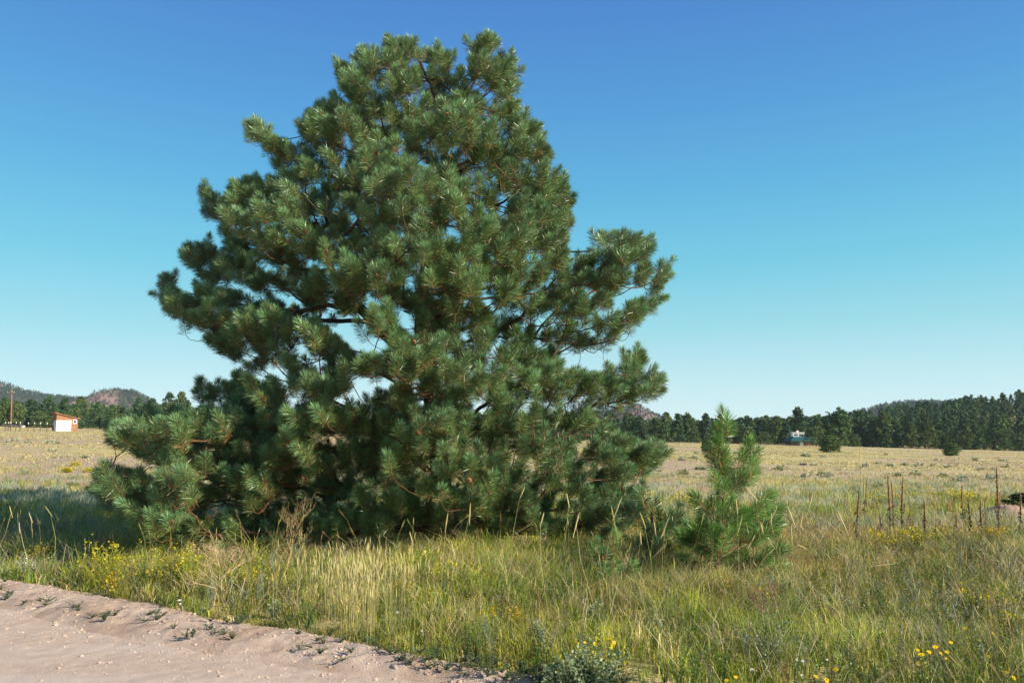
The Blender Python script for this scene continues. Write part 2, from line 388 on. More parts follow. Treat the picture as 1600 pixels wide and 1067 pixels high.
# ------------------------------------------------------------------ pine machinery
def needles(b, d, L, n, ln, w, c_tip, c_base, q):
    """b,d (k,3) shoot base and direction, L shoot length (k,), n needles each -> verts, quads, colours"""
    k = len(b); K = k * n
    B = np.repeat(b, n, 0); D = np.repeat(d, n, 0); LL = np.repeat(L, n)
    t = 1 - q.rand(K) ** 1.35 * 1.0
    ang = np.radians(np.interp(t, [0, .5, .85, 1], [74, 57, 39, 16]) + q.randn(K) * 10)
    ref = np.where(np.abs(D[:, 2:3]) > .9, np.array([[1., 0, 0]]), np.array([[0, 0, 1.]]))
    a = np.cross(D, ref); a /= np.linalg.norm(a, axis=1)[:, None]; c = np.cross(D, a)
    ph = q.rand(K) * 2 * np.pi
    nd = D * np.cos(ang)[:, None] + (a * np.cos(ph)[:, None] + c * np.sin(ph)[:, None]) * np.sin(ang)[:, None]
    l = ln * q.uniform(.75, 1.12, K)
    p0 = B + D * (LL * t)[:, None]
    p1 = p0 + nd * l[:, None]; p1[:, 2] -= .012 * q.rand(K)
    s = np.cross(nd, q.randn(K, 3)); s /= np.linalg.norm(s, axis=1)[:, None] + 1e-9
    w0 = (w * q.uniform(.8, 1.2, K))[:, None]
    pm = p0 * .4 + p1 * .6
    V = np.stack([p0, pm + s * w0 * .62, p1, pm - s * w0 * .62], 1).reshape(-1, 3)
    Q = 4 * np.arange(K)[:, None] + np.array([[0, 1, 2, 3]])
    tone = np.repeat(q.uniform(.6, 1.25, k), n) * q.uniform(.8, 1.2, K)
    old = np.repeat(q.rand(k), n)[:, None] * .5
    mixv = np.clip(np.interp(t, [0, .75, 1], [0, .6, 1])[:, None] - old * .6, 0, 1)
    col = (np.array(c_base)[None] * (1 - mixv) + np.array(c_tip)[None] * mixv) * tone[:, None]
    dead = q.rand(K) < .012; col[dead] = (0.35, 0.22, 0.08); br_ = np.repeat(q.rand(k) < .08, n) & (t < .3) & (q.rand(K) < .7); col[br_] = np.array((0.27, 0.17, 0.06)) * q.uniform(.7, 1.2, (br_.sum(), 1))
    return V, Q, np.repeat(col, 4, 0)

def cone_mesh():
    mb = MB(); n = 9
    for k in range(n):
        z = k / (n - 1); r = .028 * math.sin(math.pi * (0.12 + .8 * z)) ** .8
        m = 8
        for j in range(m):
            a = (j + .5 * (k % 2)) * 2 * math.pi / m; ca, sa = math.cos(a), math.sin(a)
            p = np.array([ca * r, sa * r, z * .075]); o = np.array([ca, sa, .5]) * .010; s = np.array([-sa, ca, 0]) * .010
            mb.add([p * .5 + (0, 0, z * .0375), p + s, p + o * 1.3 + (0, 0, .006), p - s], [[(0, 1, 2, 3)]], (.42, .19, .085) if k % 2 else (.52, .26, .13))
    mb.tube([(0, 0, 0), (0, 0, .07)], [.018, .01], 6, (.25, .12, .06))
    return mb.mesh('cone', M_stalk)
CONE = cone_mesh()

def pine(name, label, base, trunks, centres, cdir, q, ntuft=6, nneed=230, ln=.155, w=.0042, shoot=(.12, .26), spread=.27,
         r_tip=.0042, trunk_r=.2, c_tip=(.10, .20, .12), c_base=(.105, .15, .045), up=.75, limb_parts=True, n_cones=0, dead=0, extra=(), tuft_ok=None, bark_c=(.12, .075, .055), group=None, trunk_pen=.45, shoot_c=(.36, .17, .07), cost_path=.3):
    base = np.asarray(base, float)
    root = thing(name, label, 'pine tree', base, group)
    pos = []; par = []; plen = []; lid = []; istrunk = []
    def addn(p, pr, L, l, it=False):
        pos.append(np.asarray(p, float)); par.append(pr); plen.append(L); lid.append(l); istrunk.append(it); return len(pos) - 1
    # trunk polylines, resampled; a later one forks off the nearest node of the first
    for ti, tp in enumerate(trunks):
        tp = np.asarray(tp, float)
        if ti: A = np.array(pos); k0 = int(np.argmin(np.linalg.norm(A - tp[0], axis=1))); prev = k0; tp[0] = A[k0]
        else: prev = -1
        seg = np.linalg.norm(np.diff(tp, axis=0), axis=1); cs = np.concatenate([[0], np.cumsum(seg)])
        m = max(3, int(cs[-1] / .12)); u = np.linspace(0, cs[-1], m)
        # smooth interpolation
        sm = np.stack([np.interp(u, cs, tp[:, a]) for a in range(3)], 1)
        for _ in range(6): sm[1:-1] = .25 * sm[:-2] + .5 * sm[1:-1] + .25 * sm[2:]
        for k, p in enumerate(sm):
            if ti and k == 0: continue
            prev = addn(p + (0 if ti == 0 and k == 0 else q.randn(3) * .008), prev, 0, -1, True)
    tr = np.array(pos)
    def rad_dist(p):
        k = np.argmin(np.abs(tr[:, 2] - (p[2] - .2)) + .5 * np.linalg.norm(tr[:, :2] - p[:2], axis=1)); return np.linalg.norm(tr[k, :2] - p[:2])
    def attach(p, sag=.14, spc=.13, final_dir=None):
        A = np.array(pos); d = p - A; dist = np.linalg.norm(d, axis=1); hor = np.linalg.norm(d[:, :2], axis=1)
        it = np.array(istrunk)
        cost = dist + cost_path * np.array(plen) + 1.6 * np.maximum(0, A[:, 2] - (p[2] - .10 * hor)) + it * trunk_pen + it * np.maximum(0, (p[2] - A[:, 2]) - (.9 * hor + .15)) * 2.0
        # branches point outwards: penalise going back towards the stem
        cost = cost + np.where(dist < .04, 5, 0)
        k = int(np.argmin(cost)); a = A[k]; L = dist[k]
        n = max(2, int(L / spc))
        if final_dir is not None: ctrl = p - final_dir * L * .5
        else: ctrl = (a + p) / 2 + np.array([0, 0, -sag * L]) + q.randn(3) * .06 * L
        prev = k; pl = plen[k]
        for s in np.linspace(0, 1, n + 1)[1:]:
            pt = (1 - s) ** 2 * a + 2 * s * (1 - s) * ctrl + s * s * p + q.randn(3) * .012 * min(1, L) * (s < 1)
            pl += L / n
            prev = addn(pt, prev, pl, lid[k] if lid[k] >= 0 else -2, False)
            if lid[prev] == -2:
                attach.n += 1; lid[prev] = attach.n
            else: pass
            if s < 1 and lid[k] < 0: lid[prev] = attach.n
            k = prev
        return prev
    attach.n = -1
    order = sorted(range(len(centres)), key=lambda i: rad_dist(centres[i]))
    tb = []; td = []; tl = []; tn = []
    cnodes = []
    for i in order:
        c = np.asarray(centres[i]); nd = attach(c); cnodes.append((nd, i))
    for nd, i in cnodes:
        c = np.asarray(centres[i]); od = np.asarray(cdir[i])
        for j in range(ntuft):
            for _ in range(6):
                off = q.randn(3) * spread * .55 * np.array([1, 1, .75]); off = off + od * spread * .5 * q.rand()
                if j == 0: off = od * .08
                p = c + off
                if tuft_ok is None or tuft_ok(p): break
            else: continue
            dr = od * q.uniform(.3, .8) + np.array([0, 0, up]) * q.uniform(.5, 1.25) + q.randn(3) * .28 + off / spread * .22
            dr /= np.linalg.norm(dr)
            L = q.uniform(*shoot)
            n2 = attach(p - dr * L * .5, final_dir=dr * .6 + od * .2, spc=.09)
            tb.append(p - dr * L * .5); td.append(dr); tl.append(L); tn.append(n2)
    for p, dr in extra:
        dr = np.asarray(dr, float); dr = dr / np.linalg.norm(dr); L = q.uniform(*shoot); p = np.asarray(p)
        n2 = attach(p - dr * L * .8, final_dir=dr * .6)
        tb.append(p - dr * L * .8); td.append(dr); tl.append(L); tn.append(n2)
    deadn = len(pos); ntl = len(tb)
    deadtips = set()
    for _ in range(dead):
        A_idx = q.randint(len(tr), deadn); 
        a = pos[A_idx]
        v = q.randn(3) * np.array([1, 1, .5]); v /= np.linalg.norm(v); L = q.uniform(.15, .6)
        if tuft_ok is not None and not tuft_ok(a + v * L): continue
        n2 = attach(a + v * L, sag=q.uniform(-.2, .3)); deadtips.add(n2)
    A = np.array(pos); par = np.array(par); lid = np.array(lid); it = np.array(istrunk)
    nN = len(A); kids = [[] for _ in range(nN)]
    for i in range(1, nN):
        if par[i] >= 0: kids[par[i]].append(i)
    e = 2.25; acc = np.zeros(nN)
    # parents always precede children
    dd = np.zeros(nN, bool)
    for i in deadtips: dd[i] = True
    rr = np.zeros(nN)
    alld = np.zeros(nN, bool)
    for i in range(nN - 1, -1, -1):
        if not kids[i]: acc[i] = (r_tip * (.6 if dd[i] else 1)) ** e; alld[i] = dd[i]
        else: alld[i] = all(alld[c] for c in kids[i])
        rr[i] = acc[i] ** (1 / e) * (1.0)
        if par[i] >= 0: acc[par[i]] += acc[i]
    n0 = it.sum(); base_r = rr[0]
    rr = np.where(it, np.maximum(rr, 0) * trunk_r / max(base_r, 1e-6), rr)
    rr[it] = np.maximum(rr[it], r_tip * 1.5)
    # limit branch radius at trunk
    tube_of = {}
    def colr(r):
        f = np.clip((np.asarray(r) - .005) / .02, 0, 1)[:, None]
        return np.array(shoot_c) * (1 - f) * .8 + np.array(bark_c) * f + 0
    mbs = {}
    stack = [(0, None)]
    while stack:
        s, frm = stack.pop()
        ch = [s] if frm is None else [frm, s]
        rad = [rr[s]] if frm is None else [min(rr[frm], rr[s] * 1.15), rr[s]]
        cur = s
        while kids[cur]:
            ks = sorted(kids[cur], key=lambda c: (it[c], rr[c]), reverse=True)
            nx = ks[0]
            if it[cur] and not it[nx]: 
                for c in ks: stack.append((c, cur))
                break
            for c in ks[1:]: stack.append((c, cur))
            ch.append(nx); rad.append(rr[nx]); cur = nx
        if len(ch) < 2: continue
        key = -1 if it[s] else int(lid[s])
        ra = np.array(rad); k = 12 if key < 0 and ra.max() > .03 else (7 if ra.max() > .02 else (5 if ra.max() > .008 else 4))
        if s == 0: ra = ra * np.interp(A[ch][:, 2] - A[0][2], [0, .5], [1.35, 1])
        V, Q = tube(A[ch] - base, ra, k)
        cc = np.repeat(colr(ra), k, 0)
        if alld[s]: cc = np.zeros((len(V), 3)) + (.30, .26, .24)
        mbs.setdefault(key, MB()).add(V, [Q], cc)
    tb = np.array(tb); td = np.array(td); tl = np.array(tl); tlid = lid[np.array(tn)]
    # shoots
    for b, d, L, l in zip(tb, td, tl, tlid):
        V, Q = tube([b - base, b + d * L - base], [.0055, .004], 4); mbs.setdefault(int(l), MB()).add(V, [Q], shoot_c)
        V, Q = tube([b + d * L - base, b + d * (L + .02) - base, b + d * (L + .04) - base], [.007, .011, .003], 5); mbs[int(l)].add(V, [Q], (.50, .25, .11))
    limbs = {}
    for key, mb in mbs.items():
        nm = 'trunk' if key < 0 else 'limb'
        limbs[key] = mb.build(nm, M_bark, root, smooth=True)
    if -1 not in limbs: limbs[-1] = root
    for key in sorted(set(int(v) for v in tlid)):
        s = tlid == key
        V, Q, cc = needles(tb[s] - base, td[s], tl[s], nneed, ln, w, c_tip, c_base, q)
        o = link('needles', mk_mesh('needles', V, [Q], M_needle, cc), limbs[key] if key >= 0 else root)
    if n_cones:
        # cones that face the road side
        sc = -(tb[:, 1]) * .6 - 0 * tb[:, 2] + q.rand(len(tb)) * 3.2
        for i in np.argsort(-sc)[:n_cones]:
            o = link('cone', CONE, root)
            b = tb[i] + td[i] * tl[i] * q.uniform(.2, .9) + np.array([0, -.025, .0]) + q.randn(3) * .02 - base
            o.location = b; v = Vector(td[i] + q.randn(3) * .5 + np.array([0, -.5, 0])); o.rotation_euler = v.to_track_quat('Z', 'Y').to_euler()
            sc_ = q.uniform(.45, .8); o.scale = (sc_,) * 3
    print(name, 'limbs', attach.n + 1, 'tufts', len(tb), 'nodes', nN)
    return root

def poly_dist(px, py, poly):
    """inside mask and distance to the outline, in photo pixels"""
    A = np.asarray(poly, float); B = np.roll(A, -1, 0)
    X = np.asarray(px)[:, None]; Y = np.asarray(py)[:, None]
    cr = ((A[:, 1] > Y) != (B[:, 1] > Y)) & (X < (B[:, 0] - A[:, 0]) * (Y - A[:, 1]) / (B[:, 1] - A[:, 1] + 1e-9) + A[:, 0])
    ins = cr.sum(1) % 2 == 1
    d = B - A; t = np.clip(((X - A[:, 0]) * d[:, 0] + (Y - A[:, 1]) * d[:, 1]) / (d ** 2).sum(1), 0, 1)
    dist = np.sqrt((X - A[:, 0] - t * d[:, 0]) ** 2 + (Y - A[:, 1] - t * d[:, 1]) ** 2).min(1)
    return ins, dist
def to_px(p):
    p = np.asarray(p); y = p[..., 1]; z = p[..., 2] - EYE
    f = y * CT + z * ST; u = -y * ST + z * CT
    return 800 + F * p[..., 0] / f, 533.5 - F * u / f

SIL = [(605, 52), (640, 50), (668, 72), (700, 76), (718, 98), (735, 60), (770, 45), (787, 78), (810, 88), (814, 140), (824, 178), (848, 196),
       (866, 222), (868, 255), (884, 264), (902, 312), (897, 368), (893, 402), (908, 398), (930, 360), (952, 350), (985, 360), (1022, 368),
       (1032, 396), (1050, 412), (1053, 440), (1035, 478), (1002, 512), (967, 545), (920, 560), (885, 556), (880, 572), (925, 578), (960, 562), (985, 548), (1010, 545),
       (1020, 572), (1043, 588), (1038, 622), (1002, 638), (955, 645), (965, 668), (1002, 682), (1047, 696), (1030, 735), (1002, 762), (1015, 795),
       (985, 835), (930, 862), (840, 868), (750, 868), (640, 880), (520, 872), (440, 882), (370, 872), (290, 868), (222, 855), (200, 815), (155, 795), (145, 765),
       (142, 732), (178, 716), (205, 726), (170, 690), (165, 655), (200, 655), (240, 640), (300, 636), (340, 628), (312, 615), (298, 598), (350, 600),
       (372, 575), (325, 552), (302, 522), (275, 512), (248, 492), (238, 456), (247, 422), (270, 424), (298, 460), (306, 440), (285, 412),
       (280, 385), (303, 372), (340, 378), (338, 355), (318, 345), (307, 295), (325, 283), (348, 305), (362, 280), (393, 266), (425, 275), (420, 252), (398, 236),
       (376, 215), (384, 184), (415, 182), (442, 208), (458, 216), (468, 170), (492, 165), (518, 135), (518, 92), (545, 92), (558, 66), (590, 75)]
GAPS = [(345, 582, 34, 12), (300, 575, 30, 16), (330, 640, 20, 8), (632, 502, 20, 26), (575, 545, 40, 24), (545, 505, 22, 20), (430, 592, 30, 16), (905, 572, 26, 14), (676, 628, 13, 18), (600, 605, 30, 12), (520, 690, 36, 14),
        (455, 470, 26, 14), (420, 420, 22, 12), (700, 560, 12, 14), (775, 492, 26, 10), (765, 455, 18, 10), (395, 560, 20, 10), (830, 400, 26, 12),
        (705, 365, 16, 10), (500, 345, 20, 10), (520, 425, 28, 12), (660, 260, 10, 14), (820, 640, 18, 8), (960, 470, 10, 16), (640, 455, 20, 10), (730, 130, 8, 10), (640, 150, 10, 8), (745, 645, 16, 8), (215, 722, 24, 11), (250, 742, 28, 11), (280, 760, 18, 10), (480, 560, 24, 10), (500, 500, 20, 10), (455, 640, 20, 8), (850, 545, 30, 8), (385, 455, 16, 10), (560, 400, 16, 10), (590, 480, 24, 10), (560, 625, 30, 8), (470, 620, 22, 8)]
def gapped(px, py, grow=1.0):
    g = np.zeros(np.shape(px), bool)
    for x, y, a, b in GAPS: g |= ((px - x) / (a * grow + 4)) ** 2 + ((py - y) / (b * grow + 4)) ** 2 < 1
    return g

def big_pine():
    q = np.random.RandomState(21); YT = 13.0
    cs = []; cd = []
    tried = 0
    trunk_px = [(706, 868), (690, 760), (682, 660), (672, 600), (655, 530), (660, 440), (682, 350), (694, 270), (697, 190), (668, 120), (644, 78)]
    t0 = [P(x, y, YT) for x, y in trunk_px]; t0[0][2] = float(terrain(t0[0][0], YT)) - .05
    fork = [P(696, 205, YT), P(722, 165, YT + .1), P(745, 120, YT + .1), P(764, 75, YT + .1)]
    limbL = [P(668, 590, YT), P(636, 560, YT - .3), P(600, 520, YT - .5), P(560, 480, YT - .7), P(530, 440, YT - .8)]
    trz = np.array([p[2] for p in t0]); trx = np.array([p[0] for p in t0])
    while len(cs) < 1000 and tried < 120000:
        tried += 1
        px, py = q.uniform(140, 1055), q.uniform(45, 880)
        ins, d = poly_dist([px], [py], SIL)
        if not ins[0] or d[0] < 15: continue
        Wd = 250; dd = min(d[0], Wd); T = math.sqrt(2 * Wd * dd - dd * dd) * YT / F * 1.18
        u = q.rand()
        if u < .62: s = -q.uniform(.78, 1.0)
        elif u < .82: s = q.uniform(.7, 1.0)
        else: s = q.uniform(-.7, .7)
        if gapped(px, py, .8): continue
        lump = vnoise(px / 62 + s * 1.7, py / 40 - s * 2.3 + 3, 17)
        if q.rand() > .2 + 1.7 * (lump - .18): continue
        if s < -.7: s = -(.50 + .62 * min(1, max(0, (lump - .2) / .6)) + q.uniform(-.08, .08))
        Y = YT + s * T - 1.5 * float(sstep(430, 230, px) * sstep(600, 690, py)) * (s < .3)
        p = P(px, py, Y)
        if p[2] < terrain(p[0], Y) + .22: continue
        if p[2] < 1.2 and s > .3 and q.rand() < .6: continue
        md = .29 if s < -.45 else .42
        if cs and np.min(np.linalg.norm(np.array(cs) - p, axis=1)) < md: continue
        o = np.array([p[0] - np.interp(p[2], trz, trx), Y - YT, 0]); o /= np.linalg.norm(o) + .3
        cs.append(p); cd.append(o + np.array([0, 0, .15]))
    tips = [(608, 70, 0, 1), (640, 68, 0, 1), (566, 85, -.3, 1), (527, 108, -.5, 1), (770, 62, .1, 1), (745, 75, .2, 1), (802, 98, .9, 1), (480, 178, -.6, 1), (392, 200, -.8, .8), (412, 198, -.4, 1), (432, 225, 0, 1),
            (320, 298, -.7, 1), (330, 330, -.8, .7), (365, 292, -.2, 1), (296, 388, -.7, 1), (292, 405, -1, .6), (256, 436, -.6, 1), (252, 462, -1, .4), (262, 478, -1, .3), (312, 604, -.9, .5),
            (330, 618, -1, .3), (158, 740, -.6, 1), (156, 765, -1, .3), (172, 785, -1, .1), (178, 668, -.6, .9), (182, 688, -1, .3), (205, 662, -.2, 1), (838, 208, .3, 1), (858, 235, .6, 1), (880, 280, .5, 1), (890, 320, 1, .6),
            (945, 364, -.1, 1), (975, 372, 0, 1), (1018, 380, .4, 1), (1036, 410, .8, .7), (1042, 432, 1, .5), (1030, 460, 1, .3), (1000, 558, .5, 1), (1030, 595, 1, .7), (1022, 612, 1, .4), (980, 562, .2, 1), (1036, 704, 1, .7), (1020, 722, 1, .5),
            (990, 700, .6, .9), (818, 180, .5, 1), (804, 130, .7, .8), (660, 85, .1, 1), (695, 88, .1, 1), (720, 115, .1, 1), (995, 780, 1, .6), (235, 660, 0, 1), (280, 655, 0, 1)]
    extra = []
    for px, py, dx, dz in tips:
        for rep in range(2):
            p = P(px + q.randn() * 5, py + q.randn() * 4 + 6 * rep, YT + q.uniform(-.4, .4)); extra.append((p, (dx + q.randn() * .15, q.randn() * .25, dz)))
    A = np.array(SIL, float); Bn = np.roll(A, -1, 0); cxm = 630
    for a, b in zip(A, Bn):
        L = np.linalg.norm(b - a); m = max(1, int(L / 20))
        for k in range(m):
            p0 = a + (b - a) * (k + .5) / m
            if p0[1] > 835: continue
            nrm = np.array([-(b - a)[1], (b - a)[0]]) / L      # inward normal in picture coordinates (outline runs clockwise)
            off = q.uniform(13, 22); p1 = p0 + nrm * off
            dz = max(.25, -(-nrm[1]) * 1.0) if nrm[1] > 0 else .25
            low = 1.4 if (p0[0] < 420 and p0[1] > 640) else 0
            extra.append((P(p1[0], p1[1], YT - low + q.uniform(-.9, .7)), (-nrm[0] * .8, q.randn() * .25, .5 + dz)))
            if q.rand() < .3 and p0[1] < 700: extra.append((P(p1[0] - nrm[0] * 9 + q.randn() * 3, p1[1] - nrm[1] * 9 - 5, YT - low + q.uniform(-.5, .5)), (-nrm[0] * .5, q.randn() * .2, 1.1)))
    def ok(p):
        px, py = to_px(p); ins, d = poly_dist([px], [py], SIL)
        return bool(ins[0]) and d[0] > 15 and p[2] > .18 and not gapped(px, py, .72)
    print('centres', len(cs), tried)
    return pine('ponderosa_pine', 'large bushy ponderosa pine standing alone beside the dirt road', t0[0], [t0, fork, limbL], cs, cd, q,
                ntuft=5, nneed=320, trunk_r=.18, extra=extra, n_cones=95, dead=420, tuft_ok=ok, ln=.145, w=.0038, shoot=(.12, .28), spread=.27, up=.9, trunk_pen=.02, shoot_c=(.26, .13, .06), c_tip=(.175, .335, .15), c_base=(.135, .19, .05), bark_c=(.10, .06, .045))
big_pine()

def sapling(label, YT, trunk_px, branches, q, name='pine_sapling', **kw):
    """branches: (x0,y0) on the stem -> list of tip pixels with a depth offset"""
    t0 = [P(x, y, YT) for x, y in trunk_px]; t0[0][2] = float(terrain(t0[0][0], YT)) - .04
    cs = []; cd = []; extra = []
    for (x, y, dy, dx, dz, n) in branches:
        for k in range(n):
            p = P(x + q.randn() * 6, y + q.randn() * 7 + 9 * k, YT + dy + q.randn() * .08)
            extra.append((p, (dx + q.randn() * .12, dy * .5 + q.randn() * .15, dz)))
    return pine(name, label, t0[0], [t0], cs, cd, q, extra=extra, n_cones=0, dead=4, trunk_pen=.12, cost_path=.15, **kw)
q = np.random.RandomState(5)
br = []
# leader and upright side branches, read off the photograph
for y in range(655, 760, 12): br.append((1126 + (y - 650) * .05, y, 0, .05, 1, 1))
for x, y, dy, dx, dz in [(1162, 690, .1, .3, 1), (1158, 705, .2, .4, 1), (1150, 720, -.1, .4, .9), (1182, 705, .1, .6, .8), (1175, 722, -.1, .6, .8), (1165, 735, .2, .6, .7), (1180, 740, 0, .8, .6),
        (1108, 700, -.1, -.25, 1), (1106, 718, .1, -.3, 1), (1112, 735, .1, -.3, 1), (1114, 755, -.2, -.4, .9), (1128, 765, -.3, .1, 1), (1140, 758, .2, .4, .8), (1155, 755, -.2, .5, .8),
        (1120, 790, -.4, 0, 1), (1096, 785, -.3, -.5, .8), (1092, 800, .2, -.6, .7), (1135, 790, -.4, .3, .8), (1160, 795, -.2, .6, .7), (1150, 812, -.4, .5, .8),
        (1195, 778, .1, .7, .8), (1186, 792, -.2, .8, .6), (1205, 800, .2, .9, .6), (1212, 818, 0, .9, .5), (1198, 830, -.2, .9, .4), (1180, 840, -.3, .8, .5), (1165, 830, .3, .6, .6), (1175, 812, -.1, .7, .7),
        (1100, 820, -.3, -.6, .7), (1080, 815, .2, -.8, .6), (1088, 838, .1, -.7, .4), (1140, 835, -.4, .3, .7), (1120, 830, -.4, -.1, .8), (1208, 852, .1, 1, .3), (1190, 862, -.1, .9, .3), (1150, 860, .2, .8, .3), (1100, 862, .2, -.7, .3), (1080, 858, 0, -.9, .3), (1070, 835, .1, -.9, .4), (1160, 880, 0, .7, .2), (1215, 868, 0, 1, .2), (1180, 880, .2, .9, .2), (1130, 872, .2, .2, .4)]:
    br.append((x, y, dy * 1.4, dx, dz, 1 if y < 770 else 2))
sapling('young bright green pine sapling right of the large pine', 9.5, [(1121, 905), (1121, 850), (1119, 800), (1124, 745), (1127, 700), (1127, 665)], br, q,
        nneed=250, ln=.155, w=.0036, shoot=(.16, .30), trunk_r=.032, r_tip=.0035, c_tip=(.17, .35, .075), c_base=(.15, .26, .05), shoot_c=(.34, .15, .06), bark_c=(.16, .11, .08))
br = [(x, y, dy * 1.4, dx, dz, 3) for x, y, dy, dx, dz in [(1000, 765, 0, -.2, 1), (1012, 790, .2, -.2, .9), (990, 785, -.2, -.5, .8), (1030, 800, .1, .2, .9), (1050, 800, 0, .4, .9), (1060, 815, -.2, .6, .6), (1040, 825, -.2, .3, .7),
      (1010, 820, -.3, -.3, .7), (985, 820, 0, -.8, .4), (1000, 845, -.2, -.5, .4), (1030, 850, -.3, 0, .5), (1060, 845, .1, .7, .4), (1068, 865, -.1, .8, .3), (1020, 870, -.2, -.2, .4), (1045, 872, .2, .3, .3)]]
sapling('short dark pine sapling between the large pine and the bright sapling', 10.6, [(1035, 880), (1032, 850), (1022, 815), (1012, 785)], br, q,
        nneed=190, ln=.15, w=.0042, trunk_r=.03, c_tip=(.12, .25, .10), c_base=(.11, .18, .05))
br = [(x, y, dy, dx, dz, 1) for x, y, dy, dx, dz in [(940, 850, 0, 0, 1), (955, 862, .2, .4, .8), (925, 868, 0, -.5, .8), (912, 895, .1, -.7, .6), (935, 890, -.3, -.1, .9), (960, 885, -.1, .5, .7), (978, 880, .1, .8, .5), (920, 910, -.2, -.6, .4), (950, 905, -.3, .3, .6), (985, 900, .1, .8, .3), (965, 845, .2, .3, .9)]]
sapling('knee-high green pine seedling in the grass under the large pine', 8.8, [(945, 925), (945, 895), (941, 865)], br, q,
        nneed=190, ln=.12, w=.0038, shoot=(.1, .18), trunk_r=.02, c_tip=(.14, .30, .09), c_base=(.15, .26, .06))

# ------------------------------------------------------------------ grasses
def blades(x, y, h, lean, w, col, z=None, bendy=.5, q=rs):
    n = len(x); z = terrain(x, y) if z is None else z
    a = q.rand(n) * 2 * np.pi; dx, dy = np.cos(a) * lean, np.sin(a) * lean
    fa = q.rand(n) * np.pi; sx, sy = np.cos(fa) * w / 2, np.sin(fa) * w / 2
    b = np.stack([x, y, z - .01], -1)
    m = b + np.stack([dx * h * .35, dy * h * .35, h * .55], -1)
    t = b + np.stack([dx * h * (1 + bendy), dy * h * (1 + bendy), h * np.maximum(.15, 1 - .3 * lean)], -1)
    s = np.stack([sx, sy, sx * 0], -1)
    V = np.stack([b - s, b + s, m + s * .8, m - s * .8, t], 1).reshape(-1, 3)
    i = 5 * np.arange(n)[:, None]
    Q = i + np.array([[0, 1, 2, 3]]); T = i + np.array([[3, 2, 4]])
    return V, Q, T, np.repeat(col, 5, 0)
G = dict(green=(.23, .34, .045), lime=(.52, .54, .08), straw=(.76, .64, .24), tan=(.54, .40, .19), grey=(.36, .40, .25), dark=(.10, .15, .04), pale=(.68, .60, .33), rust=(.42, .26, .09))
GK = np.array([G[k] for k in ('green', 'lime', 'straw', 'tan', 'grey', 'dark', 'pale', 'rust')])

def grass_colour(x, y, q):
    n = len(x)
    a = fbm(x / 1.1, y / 1.1, 3, 51); b = fbm(x / 2.3 + 40, y / 2.3, 3, 52); c = fbm(x / .5, y / .5, 2, 53)
    w = np.stack([.5 + 2.6 * np.clip(a - .42, 0, 1) * 3, .5 + 2 * np.clip(b - .4, 0, 1) * 4, .42 + 3 * np.clip(.55 - a, 0, 1), .35 + np.clip(.5 - b, 0, 1) * 2.5, .28 + 4 * np.clip(c - .55, 0, 1),
                  .45 + 0 * a, .14 + 0 * a, .10 + .8 * (x > 3) * (y > 10)], 1)
    cum = np.cumsum(w / w.sum(1, keepdims=True), 1); u = q.rand(n)[:, None]
    k = np.minimum((u > cum).sum(1), 7)
    return GK[k] * q.uniform(.7, 1.25, (n, 1)), k

def pine_open(x, y, q):
    """thin the grass right under the big pine"""
    d = np.hypot((x + 1.3) / 3.6, (y - 13) / 2.6); return q.rand(len(x)) < np.clip((d - .55) * 3, .12, 1)

